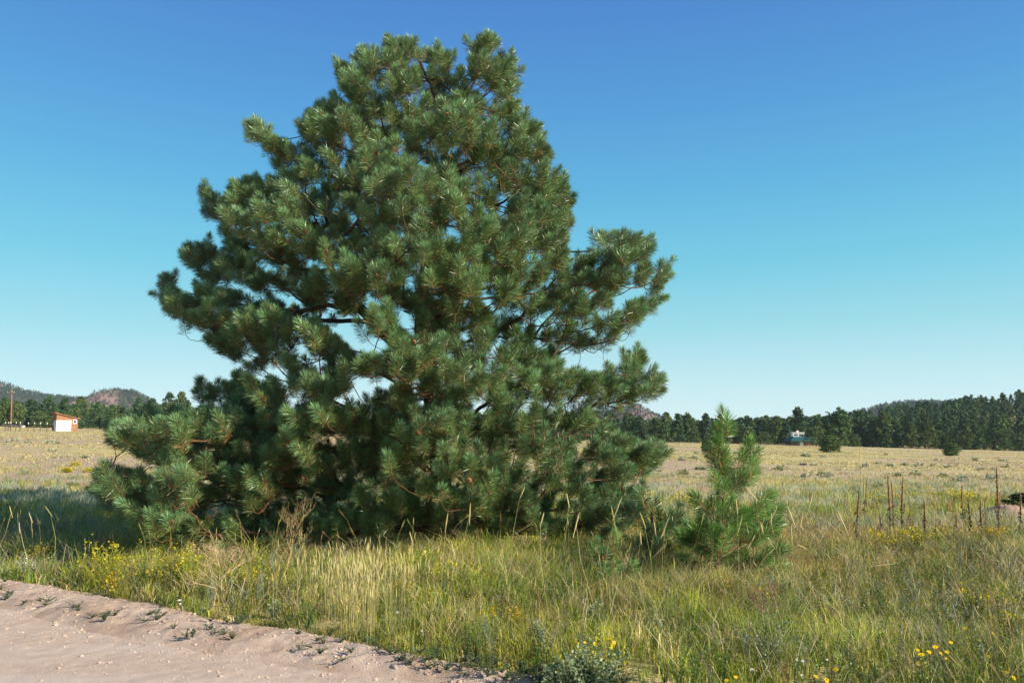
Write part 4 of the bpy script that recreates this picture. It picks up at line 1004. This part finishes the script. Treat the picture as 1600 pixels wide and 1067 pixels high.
def flowers():
    q = np.random.RandomState(66); g = 'yellow daisy flowers at the bottom of the grass'
    for lab, px, Y, hs in [('yellow daisy plant with the largest cluster of heads, bottom right', 1455, 5.3, [(1434, 1015), (1440, 1022), (1452, 1018), (1462, 1010), (1470, 1020), (1478, 1028), (1437, 1036), (1480, 1018)]),
                           ('yellow daisies above the grey leafed shrub at the bottom', 945, 5.8, [(953, 997), (958, 1008), (960, 1003), (914, 1003), (930, 1005), (956, 1012)]),
                           ('lone yellow daisy above the large bottom right cluster', 1508, 5.9, [(1508, 981)]), ('single daisy just above the large cluster, leaning left', 1487, 5.6, [(1486, 1003)]),
                           ('two low yellow daisies at the bottom edge', 1285, 5.2, [(1275, 1056), (1292, 1062)]), ('yellow pair of daisies left of the bottom right cluster', 1300, 5.4, [(1306, 1045), (1350, 1052)]),
                           ('yellow daisy low in the bottom right corner', 1585, 5.2, [(1584, 1058), (1572, 1050)]), ('small yellow daisy high at the right in the grass', 1508, 7.6, [(1506, 920), (1520, 925)]),
                           ('small daisies at the bottom, right of the grey shrub', 1148, 5.3, [(1150, 1057), (1136, 1062)]), ('orange yellow daisies on the right of the bottom corner', 1540, 5.8, [(1545, 1025), (1530, 1000), (1552, 990), (1538, 1030)]),
                           ('tiny yellow daisy near the centre of the bank', 702, 6.9, [(702, 965)])]:
        flower_plant('yellow_daisy', lab, on_ground(px, Y), [P(x, y, Y + q.uniform(-.1, .1)) for x, y in hs], SUNF, q, g)
    g = 'small white flowers in the grass'
    for lab, px, Y, hs in [('white flowers low over the road berm on the left', 308, 7.9, [(308, 948), (282, 943), (319, 950), (281, 937)]), ('white flower pair right of the yellow weeds by the berm', 232, 8.4, [(232, 938), (250, 934)]),
                           ('lone white flower above the soil berm', 455, 7.4, [(455, 982)]), ('pair of white flowers at the bottom right of the sapling', 1250, 5.8, [(1245, 1030), (1255, 1032)]),
                           ('white flowers near the bottom centre', 1176, 5.8, [(1175, 1045), (1182, 1047)]), ('white flower low beside the grey shrub', 892, 5.6, [(892, 1062)]),
                           ('small white flower in the middle of the bank', 622, 6.9, [(621, 956)]), ('tiny white flower right of the middle of the bank', 660, 6.8, [(659, 985)]),
                           ('white flower low near the left road edge', 28, 9.6, [(28, 886), (16, 893)]), ('white flowers by the left edge weeds', 92, 9.2, [(85, 905), (98, 912)]), ('white flower at the lower right of the grass', 1295, 5.6, [(1292, 1030), (1253, 1054)]),
                           ('white flower in front of the tangled grass on the right', 1352, 7.4, [(1350, 945)])]:
        flower_plant('white_flower', lab, on_ground(px, Y), [P(x, y, Y + q.uniform(-.1, .1)) for x, y in hs], WHT, q, g)
flowers()

# ------------------------------------------------------------------ distant trees
def crown_mesh(q, H, R, kind, nb, per, sz, lc, name='crown'):
    """many small leaf clumps spread through an uneven crown"""
    V = []; K = []
    z0 = {'pine': .07, 'round': .02, 'cone': .06}[kind] * H
    nbr = nb
    for i in range(nbr):
        f = q.rand() ** .9; z = z0 + (H - z0) * f
        if kind == 'round': pr = math.sqrt(max(.02, 1 - max(0, f - .3) ** 2 / .52)) * min(1, .82 + f)
        elif kind == 'cone': pr = (1 - f) ** .75 * .95 + .08
        else: pr = (math.sin(math.pi * min(1, (f * .80 + .18))) ** .7) * (1 - .25 * f)
        a = q.rand() * 6.28; rr = R * pr * (q.uniform(.55, 1.08) if q.rand() < .8 else q.uniform(.1, .6)); rr *= .85 + .3 * vnoise(a * 1.2, z * .6, 7)
        c = np.array([math.cos(a) * rr, math.sin(a) * rr, z + q.uniform(-.1, .25)])
        bs = R * q.uniform(.16, .30) * (1 - .35 * f)
        p = c + q.randn(per, 3) * bs * np.array([.6, .6, .38])
        e1 = q.randn(per, 3) * sz; e2 = q.randn(per, 3) * sz
        V.append(np.stack([p - e1 * .6, p + e2, p + e1 * .6], 1).reshape(-1, 3))
        K.append(np.repeat(np.array(lc) * q.uniform(.8, 1.25) * q.uniform(.75, 1.25, (per, 1)), 3, 0))
    V = np.concatenate(V); V[:, 2] = np.maximum(V[:, 2], .03)
    return V, np.concatenate(K)
def tree_proto(q, H, R, kind, nb, per, sz, lc):
    V, K = crown_mesh(q, H, R, kind, nb, per, sz, lc)
    cm = mk_mesh('crown', V, [np.arange(len(V)).reshape(-1, 3)], M_crown, K)
    mb = MB(); pts = [(0, 0, -.3), (.05, 0, H * .3), (-.04, .03, H * .65), (0, 0, H * .95)]
    mb.tube(pts, [.03 * H * .7, .02 * H, .012 * H, .004 * H], 6, (.13, .085, .06))
    for _ in range(10):
        f = q.uniform(.2, .85); a = q.rand() * 6.28; L = R * .7 * (1 - .5 * f)
        mb.tube([(0, 0, H * f), (math.cos(a) * L * .5, math.sin(a) * L * .5, H * f + .1 * L), (math.cos(a) * L, math.sin(a) * L, H * f + .35 * L)], [.006 * H, .004 * H, .002 * H], 4, (.12, .085, .06))
    tm = mb.mesh('trunk', M_bark, True)
    return cm, tm, V, K
def place_tree(name, label, pr, loc, s, rz, group=None, sx=1, cat='tree'):
    r = thing(name, label, cat, loc, group, rz); r.scale = (s * sx, s * sx, s)
    link('crown', pr[0], r); link('trunk', pr[1], r); return r
def forest():
    q = np.random.RandomState(77)
    dk = [(.06, .115, .045), (.08, .14, .045), (.055, .105, .05), (.105, .145, .045), (.08, .14, .05)]
    PR = [tree_proto(q, 10, 2.9, 'pine', 110, 20, .32, dk[i % 5]) for i in range(5)]
    CN = [tree_proto(q, 10, 2.9, 'cone', 110, 20, .32, dk[(i + 2) % 5]) for i in range(4)]
    RN = [tree_proto(q, 4, 2.1, 'round', 80, 22, .18, (.095, .14, .045)) for i in range(3)]
    # named, conspicuous ones (px, Y, height, proto, width)
    named = [('pine_tree', 'tall spreading pine rising above the woods left of the right hand hill', 1248, 232, 10.6, PR[0], .9), ('pine_tree', 'broad olive pine at the front of the woods right of the teal roofed house', 1312, 214, 10.0, PR[1], 1.25),
             ('pine_tree', 'slim dark pine beside the broad olive one', 1345, 222, 9.6, CN[0], .8), ('pine_tree', 'front pine under the middle of the wooded hill', 1382, 218, 9.4, CN[1], 1.1), ('pine_tree', 'large pyramid shaped pine at the front near the right edge', 1560, 212, 9.0, CN[2], 1.25),
             ('juniper_tree', 'dark juniper hiding the right side of the teal roofed house', 1276, 196, 4.4, RN[0], 1.2), ('pine_tree', 'round topped pine right of the small orange shed', 262, 250, 11.3, PR[2], .85), ('pine_tree', 'second round topped pine right of the small orange shed', 281, 255, 11.6, PR[3], .8)]
    for nm, lab, px, Y, h, pr, sx in named:
        g = on_ground(px, Y); H = 4 if pr in RN else 10; place_tree(nm, lab, pr, g, h / H, q.rand() * 6, None, sx)
    cnt = 0; front = []
    for row, (Ya, Yb, n) in enumerate([(212, 222, 92), (224, 238, 84), (240, 262, 62), (265, 300, 52)]):
        us = np.linspace(-.70, .70, n) + q.randn(n) * .006
        for u in us:
            px = 800 + u * F
            Y = q.uniform(Ya, Yb); x = u * Y; z = float(terrain(x, Y))
            right = u > .1
            if 1228 < px < 1268 and Y < 226: continue
            if abs(px - 1312) < 14 and row == 0: continue
            kind = q.rand()
            if row == 0 and kind < (.5 if not right else .55): pr, H, h, nm = RN[q.randint(3)], 4, q.uniform(3.0, 4.8), 'juniper_tree'
            elif kind < .75: pr, H, h, nm = PR[q.randint(5)], 10, q.uniform(5.6, 8.8), 'pine_tree'
            else: pr, H, h, nm = CN[q.randint(4)], 10, q.uniform(6.5, 9.5), 'pine_tree'
            if row == 0 and nm == 'pine_tree': h *= .85
            if not right: h *= 1.0
            side = 'right' if right else 'left'
            lab = {('juniper_tree', 'right'): 'low juniper at the wood edge right of the large pine, partly hidden', ('juniper_tree', 'left'): 'low juniper at the wood edge hidden behind the large pine',
                   ('pine_tree', 'right'): 'dark green pine behind the front trees of the right hand woods', ('pine_tree', 'left'): 'green pine behind the front trees of the left hand woods'}[(nm, side)]
            if nm == 'pine_tree' and row: lab = lab.replace('pine behind', ('pine one row behind', 'pine two rows behind', 'pine well behind')[row - 1])
            o_ =place_tree(nm, lab, pr, (x, Y, z), h / H, q.rand() * 6, {'juniper_tree': 'junipers along the front of the distant woods', 'pine_tree': 'pines of the distant woods'}[nm] + ', ' + side, q.uniform(.78, 1.2) if nm == 'pine_tree' else q.uniform(.8, 1.2)); cnt += 1
            if row == 0: front.append((px, o_, nm, h))
    print('forest individuals', cnt)
    ORD = 'first second third fourth fifth sixth seventh eighth ninth tenth eleventh twelfth thirteenth fourteenth fifteenth'.split()
    marks = [(17, 'utility pole'), (97, 'orange shed'), (1120, 'bright pine sapling'), (1250, 'teal roofed house'), (1487, 'lone field juniper')]
    for mx, mn in marks:
        near = lambda p: min(marks, key=lambda m: abs(m[0] - p))[0] == mx
        for side, sel in (('left', sorted([f for f in front if f[0] < mx and near(f[0])], key=lambda f: -f[0])), ('right', sorted([f for f in front if f[0] >= mx and near(f[0])], key=lambda f: f[0]))):
            for i, (px, o, nm, h) in enumerate(sel[:15]):
                if 150 < px < 1045 or px < -5 or px > 1605: continue
                shape = 'low rounded juniper,' if nm == 'juniper_tree' else ('tall pine,' if h > 7.4 else 'short pine,')
                o['label'] = shape + ', ' + ORD[i] + ' ' + side + ' of the ' + mn + ' along the front woods'
    # the mass behind and up the hill
    V = []; K = []
    small = []
    for i in range(6):
        v, k = crown_mesh(q, 10, 2.8, 'pine' if i % 2 else 'cone', 60, 9, .42, dk[i % 5]); small.append((v, k))
    for _ in range(2900):
        u = q.uniform(-.72, .74); Y = q.uniform(240, 420) if q.rand() < .75 else q.uniform(228, 300)
        if u < .25 and Y > 350: continue
        x = u * Y; z = float(terrain(x, Y)); s = q.uniform(.45, .85) * (1.0 if u > .3 else .95) * (.75 if Y < 262 else 1); v, k = small[q.randint(6)]; a = q.rand() * 6.28
        ca, sa = math.cos(a), math.sin(a); w = v * s * np.array([.92, .92, 1]); V.append(np.stack([w[:, 0] * ca - w[:, 1] * sa + x, w[:, 0] * sa + w[:, 1] * ca + Y, w[:, 2] + z], 1)); K.append(k * q.uniform(.8, 1.15))
    V = np.concatenate(V); o = link('distant_woods', mk_mesh('distant_woods', V, [np.arange(len(V)).reshape(-1, 3)], M_crown, np.concatenate(K)))
    stuff(o, 'dark pine woods covering the rise behind the front trees', 'woods')
    # lone junipers in the field
    for lab, px, row, wpx, hpx in [('round juniper bush standing in the field below the teal roofed house', 1298, 707, 29, 22), ('round juniper bush alone in the field near the right edge', 1487, 712, 21, 17), ('dark bush in the field just behind the young pine sapling', 1104, 706, 14, 16),]:
        g = ground_hit(px, row); w = 1.12 * wpx / F * g[1]; h = 1.1 * hpx / F * g[1]; pr = tree_proto(q, 4, 2.0, 'round', 210, 40, .12, (.10, .16, .05))
        r = thing('juniper_bush', lab, 'bush', g, None, q.rand() * 6); r.scale = (w / 4, w / 4, h / 4); link('crown', pr[0], r); link('trunk', pr[1], r)
    g = on_ground(1612, 17.8); pr = tree_proto(q, 4, 2.0, 'round', 120, 40, .14, (.035, .06, .025))
    r = thing('juniper_bush', 'low dark juniper at the right edge behind the dirt mound', 'bush', g, None, 0.4); r.scale = (.36, .3, .13); r.location.z -= .12; link('crown', pr[0], r); link('trunk', pr[1], r)
forest()

# ------------------------------------------------------------------ hills
def hill(name, label, pts, Y, depth, rock=None, ntree=900, tsz=5.0, seed=1, tc=(.055, .085, .045)):
    q = np.random.RandomState(seed)
    pts = np.array(pts, float); X = np.array([P(a, b, Y)[0] for a, b in pts]); Z = np.array([P(a, b, Y)[2] for a, b in pts])
    gx = np.linspace(X[0], X[-1], 140); gy = np.linspace(-1, 1, 60); A, B = np.meshgrid(gx, gy, indexing='ij')
    top = np.interp(A, X, Z - tsz * .55) ; base = -12
    prof = np.cos(np.clip(np.abs(B), 0, 1) * np.pi / 2) ** .9
    Zg = base + (top - base) * prof + (fbm(A / 30, B * depth / 30, 4, seed) - .5) * 10 * prof * (1 - .4 * (B > 0))
    if rock is not None:
        rm = sum(np.exp(-((A - P(rx, 600, Y)[0]) / (rw * Y / F)) ** 2 - ((prof - rp) / .28) ** 2) for rx, rw, rp in rock) * (B < .1)
        Zg = Zg + rm * np.abs(fbm(A / 9, B * depth / 9, 4, seed + 5) - .5) * 26
    else: rm = A * 0
    V = np.stack([A, Y + B * depth, Zg], -1).reshape(-1, 3); n, k = A.shape; i = np.arange(n - 1)[:, None] * k; j = np.arange(k - 1)[None]
    Q = np.stack([i + j, i + k + j, i + k + j + 1, i + j + 1], -1).reshape(-1, 4)
    mi = (rm[:-1, :-1] > .42).reshape(-1).astype(int)
    struct(link(name, mk_mesh(name, V, [Q[:, ::-1] if False else Q], [M_hill, M_rock], smooth=False, mi=mi)))
    Vt = []; Kt = []
    for _ in range(ntree):
        a, b = q.uniform(X[0], X[-1]), q.uniform(-.75, .12); ia = int((a - X[0]) / (X[-1] - X[0]) * 139); ib = int((b + 1) / 2 * 59)
        if rm[ia, ib] > .35 and q.rand() < .6: continue
        z = Zg[ia, ib]; h = tsz * q.uniform(.6, 1.25); m = 26
        f = q.rand(m); c = np.stack([a + q.randn(m) * h * .24 * (1.1 - f), Y + b * depth + q.randn(m) * h * .24 * (1.1 - f), z + f * h], 1)
        e1 = q.randn(m, 3) * h * .11; e2 = q.randn(m, 3) * h * .11
        Vt.append(np.stack([c - e1, c + e2, c + e1], 1).reshape(-1, 3)); Kt.append(np.repeat(np.array(tc) * q.uniform(.7, 1.3) + np.zeros((m, 3)), 3, 0))
    Vt = np.concatenate(Vt); o = link('hillside_woods', mk_mesh('hillside_woods', Vt, [np.arange(len(Vt)).reshape(-1, 3)], M_crown, np.concatenate(Kt)))
    stuff(o, label, 'woods')
hill('rocky_hill', 'sparse pines on the small pink rocky hill', [(95, 655), (118, 632), (150, 620), (180, 611), (212, 614), (235, 626), (262, 643), (300, 662)], 1250, 150, [(175, 26, .8), (195, 30, .6), (150, 14, .6)], 3000, 4.5, 101)
hill('wooded_hill', 'dark woods on the long ridge at the far left', [(-330, 640), (-120, 585), (-40, 592), (0, 600), (40, 612), (70, 618), (105, 621), (140, 630), (190, 645), (240, 660)], 1500, 260, [(0, 14, .75), (-8, 8, .6)], 7000, 6.5, 102)
hill('rocky_hill', 'pines on the rocky hill seen right of the large pine', [(880, 660), (930, 645), (965, 637), (985, 633), (1005, 640), (1035, 654), (1080, 668)], 1300, 150, [(1003, 18, .75), (985, 14, .9)], 2600, 4.5, 103)
hill('wooded_hill', 'blue green woods on the low hill behind the right hand rise', [(1240, 668), (1300, 655), (1345, 644), (1380, 635), (1420, 629), (1480, 630), (1600, 640), (1750, 660)], 1100, 200, None, 4500, 6.5, 104)

# ------------------------------------------------------------------ buildings, pole, posts
def shed():
    g = ground_hit(97, 673.5); Y = g[1]; k = Y / F
    r = thing('wooden_shed', 'orange wooden shed with sloping roof and white lower wall', 'shed', g, None, math.radians(42))
    w, d = 30.5 * k, 3.0; hl, hr = 27 * k, 19.5 * k
    mb = MB()
    def wall(mb, x0, x1, z0a, z1a, z1b, y0=0, col=None):   # front wall with a sloping top
        mb.add([(x0, y0, z0a), (x1, y0, z0a), (x1, y0 + .12, z0a), (x0, y0 + .12, z0a), (x0, y0, z1a), (x1, y0, z1b), (x1, y0 + .12, z1b), (x0, y0 + .12, z1a)],
               [[(0, 3, 2, 1), (4, 5, 6, 7), (0, 1, 5, 4), (1, 2, 6, 5), (2, 3, 7, 6), (3, 0, 4, 7)]], col)
    wall(mb, 0, w, 0, hl, hr); wall(mb, 0, w, 0, hl, hr, d - .12)
    mb.box(w - .12, w - .003, .123, d - .123, 0, hr - .01)
    for i in range(14):     # board battens
        x = .1 + i * w / 14; mb.box(x, x + .035, -.02, -.001, hl * .66 if x < w * .68 else 0, hl + (hr - hl) * (x + .02) / w - .06)
    mb.build('wall', M_wood, r)
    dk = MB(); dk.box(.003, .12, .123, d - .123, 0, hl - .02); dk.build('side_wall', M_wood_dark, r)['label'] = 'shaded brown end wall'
    wp = MB(); wp.box(-.03, w * .68, -.07, -.024, .0, hl * .62); wp.build('white_panel', M_white, r)
    dr = MB(); dr.box(-.09, -.002, .35, 1.15, .05, 1.95); dr.build('door', M_white, r)
    dw = MB(); dw.box(-.06, -.002, 1.6, 2.2, 1.0, 1.6); dw.build('side_window', M_glass, r)
    fr = MB(); x0, x1, z0, z1 = w * .76, w * .93, hl * .42, hl * .68
    for b in ((x0, x1, z0, z0 + .12), (x0, x1, z1 - .12, z1), (x0, x0 + .12, z0 + .12, z1 - .12), (x1 - .12, x1, z0 + .12, z1 - .12)): fr.box(b[0], b[1], -.09, -.022, b[2], b[3])
    f = fr.build('window', M_white, r); gl = MB(); gl.box(x0 + .12, x1 - .12, -.05, -.024, z0 + .12, z1 - .12); gl.build('pane', M_glass, f)
    rf = MB(); o = .35; sl = (hr - hl) / w
    rf.add([(-o, -o, hl - o * sl + .01), (w + o, -o, hr + o * sl + .01), (w + o, d + o, hr + o * sl + .01), (-o, d + o, hl - o * sl + .01), (-o, -o, hl - o * sl + .13), (w + o, -o, hr + o * sl + .13), (w + o, d + o, hr + o * sl + .13), (-o, d + o, hl - o * sl + .13)],
           [[(0, 3, 2, 1), (4, 5, 6, 7), (0, 1, 5, 4), (1, 2, 6, 5), (2, 3, 7, 6), (3, 0, 4, 7)]]); rf.build('roof', M_wood, r)
    r.location.x = P(87.5, 670, Y)[0]
shed()
def small_shed():
    g = ground_hit(229, 672); k = g[1] / F; w = 13 * k; h = 9.5 * k
    r = thing('block_shed', 'tiny pale block shed with brown roof at the edge of the woods', 'shed', g, None, math.radians(36)); r.location.x = P(222.5, 670, g[1])[0]
    a = MB(); a.box(0, w, 0, 3, -.3, h * .82); a.build('wall', M_conc, r)
    b = MB(); b.box(-.25, w + .2, -.3, 3.3, h * .82 + .003, h); b.build('roof', M_wood, r)
    c = MB(); c.box(w * .42, w * .56, -.06, -.002, 0, h * .66); c.build('door', M_wood, r)
    d = MB(); d.box(w * .72, w * .86, -.05, -.002, h * .35, h * .6); d.build('window', M_glass, r)
small_shed()
def house():
    Y = 206; k = Y / F; g = on_ground(1250, Y); x0 = g[0]; z = g[2]
    r = thing('ranch_house', 'teal roofed house with white framed upper room among the trees', 'house', (x0, Y, z))
    top = P(1250, 674, Y)[2] - z; eave = P(1250, 689, Y)[2] - z; rt = P(1250, 682, Y)[2] - z
    a = MB(); a.box(-1.5, 3.0, .6, 5, -.5, eave - .02); a.build('wall', M_wood_dark, r)
    rf = MB(); rf.add([(-2.5, -.6, eave), (3.6, -.6, eave), (3.6, 5.6, eave), (-2.5, 5.6, eave), (-1.0, 1.4, rt), (2.6, 1.4, rt), (2.6, 4, rt), (-1.0, 4, rt), (-2.5, -.6, eave + .12), (3.6, -.6, eave + .12), (3.6, 5.6, eave + .12), (-2.5, 5.6, eave + .12)],
                     [[(0, 3, 2, 1), (8, 9, 5, 4), (9, 10, 6, 5), (10, 11, 7, 6), (11, 8, 4, 7), (4, 5, 6, 7), (0, 1, 9, 8), (1, 2, 10, 9), (2, 3, 11, 10), (3, 0, 8, 11)]]); rf.build('roof', M_teal, r)
    for x in (-2.2, -.4, 1.4, 3.3):
        p = MB(); p.box(x - .07, x + .07, -.45, -.31, -.5, eave - .002); p.build('porch_post', M_teal, r)
    dr = MB(); dr.box(.2, 1.1, .54, .598, 0, 2.1 if eave > 2.2 else eave - .2); dr.build('door', M_white, r)
    u = MB(); zt = top - .35; u.box(-1.0, 2.0, 2, 3.8, rt - .6, zt); uo = u.build('upper_room', M_white, r)
    gl = MB(); gl.box(-.75, .3, 1.95, 1.998, rt + .2, zt - .3); gl.build('window', M_glass, r)
    gl = MB(); gl.box(.6, 1.75, 1.95, 1.998, rt + .1, zt - .3); gl.build('window', M_glass, r)
    ur = MB(); ur.box(-1.2, 2.2, 1.8, 4.0, zt + .003, zt + .14); ur.build('upper_roof', M_white, r)
    ch = MB(); ch.box(.2, .75, 2.6, 3.1, zt + .143, top + .25); ch.build('chimney', M_conc, r)
house()
def pole():
    Y = 190; g = on_ground(17, Y); t = P(18.5, 608, Y); r = thing('utility_pole', 'tall brown wooden utility pole at the far left', 'utility pole', g)
    h = t - g; a = MB(); a.tube([(0, 0, -.5), h * .5, h], [.20, .17, .14], 8, (.3, .14, .07)); a.build('post', M_pole, r, True)
    b = MB(); b.box(h[0] - .9, h[0] + .9, -.3, -.16, h[2] - .9, h[2] - .76); b.build('crossarm', M_pole, r)
    for s in (-.8, 0.35, .8):
        c = MB(); c.tube([(h[0] + s, -.23, h[2] - .757), (h[0] + s, -.23, h[2] - .68), (h[0] + s, -.23, h[2] - .58)], [.05, .06, .03], 6, (.3, .3, .3)); c.build('insulator', M_white, r)
pole()
def posts():
    pr = None
    for i, px in enumerate((8, 12.5, 16, 24.5, 31, 43.5, 53, 62.5, 73)):
        Y = 128; g = on_ground(px, Y); t = P(px, 660.8, Y); h = 1.25
        if pr is None:
            pr = thing('fence_post', 'thin white tipped fence post farthest left of the orange shed', 'fence post', g, 'white tipped fence posts left of the shed')
            a = MB(); a.tube([(0, 0, -.2), (0, 0, h)], [.05, .045], 6, (.08, .08, .07)); a.build('post', M_stalk, pr)
            b = MB(); b.tube([(0, 0, h + .002), (0, 0, h + .12), (0, 0, h + .24)], [.055, .065, .035], 6, (.8, .8, .78)); b.build('cap', M_white, pr)
        else: dup(pr, g, label='thin white tipped fence post, ' + ['', 'eighth', 'seventh', 'sixth', 'fifth', 'fourth', 'third', 'second', 'first'][i] + ' one left of the orange shed')
posts()
def rocks(name, label, px, row, wpx, hpx, mat, n, cat, seed):
    g = ground_hit(px, row); w = wpx / F * g[1]; h = hpx / F * g[1]; q = np.random.RandomState(seed)
    pos = np.stack([q.uniform(-.5, .5, n) * w, q.uniform(-.3, .3, n) * w, q.uniform(.0, .35, n) * h], 1)
    V, Fc = ico_stones(pos, np.full(n, h * .42) * q.uniform(.6, 1.2, n), seed)
    o = link(name, mk_mesh(name, V, [Fc], mat), None, g); tag(o, label, cat); return o
rocks('rock_pile', 'dark rock pile in the right field below the round juniper', 1257, 727, 13, 6, M_darkrock, 12, 'rocks', 1)
rocks('rock_pile', 'flat dark rocks left of the darker rock pile in the field', 1234, 725, 12, 3.2, M_darkrock, 10, 'rocks', 2)
rocks('brush_pile', 'long dark pile beside the white tipped posts at the far left', 20, 667, 25, 8, M_darkrock, 26, 'pile', 3)
rocks('white_boulder', 'white boulder at the right end of the long dark pile', 34, 667.5, 6, 5, M_white, 3, 'boulder', 4)
rocks('dark_stones', 'dark stones in the field just left of the leftmost mullein top', 1331, 757, 9, 3, M_darkrock, 6, 'rocks', 5)
def mound():
    g = on_ground(1576, 16.6); q = np.random.RandomState(4); n = 24; th = np.linspace(0, 2 * np.pi, n, endpoint=False); V = [(0, 0, .20)]; 
    for k, (r_, z) in enumerate(((.12, .28), (.26, .22), (.42, .13), (.62, .03), (.8, -.06))):
        V += [(math.cos(a) * r_ * (1 + .1 * q.randn()), math.sin(a) * r_ * (1 + .1 * q.randn()), z + q.randn() * .008) for a in th]
    T = [(0, 1 + i, 1 + (i + 1) % n) for i in range(n)]; Qd = [(1 + k * n + i, 1 + (k + 1) * n + i, 1 + (k + 1) * n + (i + 1) % n, 1 + k * n + (i + 1) % n) for k in range(4) for i in range(n)]
    tag(link('dirt_mound', mk_mesh('dirt_mound', V, [T, Qd], M_mound, smooth=True), None, g), 'small pink dirt mound in front of the dark juniper at the right edge', 'mound')
mound()

# ------------------------------------------------------------------ air
def haze():
    mb = MB(); mb.box(-2450, 2450, -2450, 2450, -40, 200)
    m = bpy.data.materials.new('haze_air'); m.use_nodes = True; t = m.node_tree; t.nodes.clear()
    o = t.nodes.new('ShaderNodeOutputMaterial'); v = t.nodes.new('ShaderNodeVolumePrincipled')
    v.inputs['Color'].default_value = (.72, .84, .97, 1); v.inputs['Density'].default_value = HAZE; v.inputs['Anisotropy'].default_value = .1
    t.links.new(v.outputs[0], o.inputs['Volume'])
    ob = mb.build('haze', m); stuff(ob, 'thin blue morning air in front of the far hills', 'haze')
HAZE = .00013
haze()
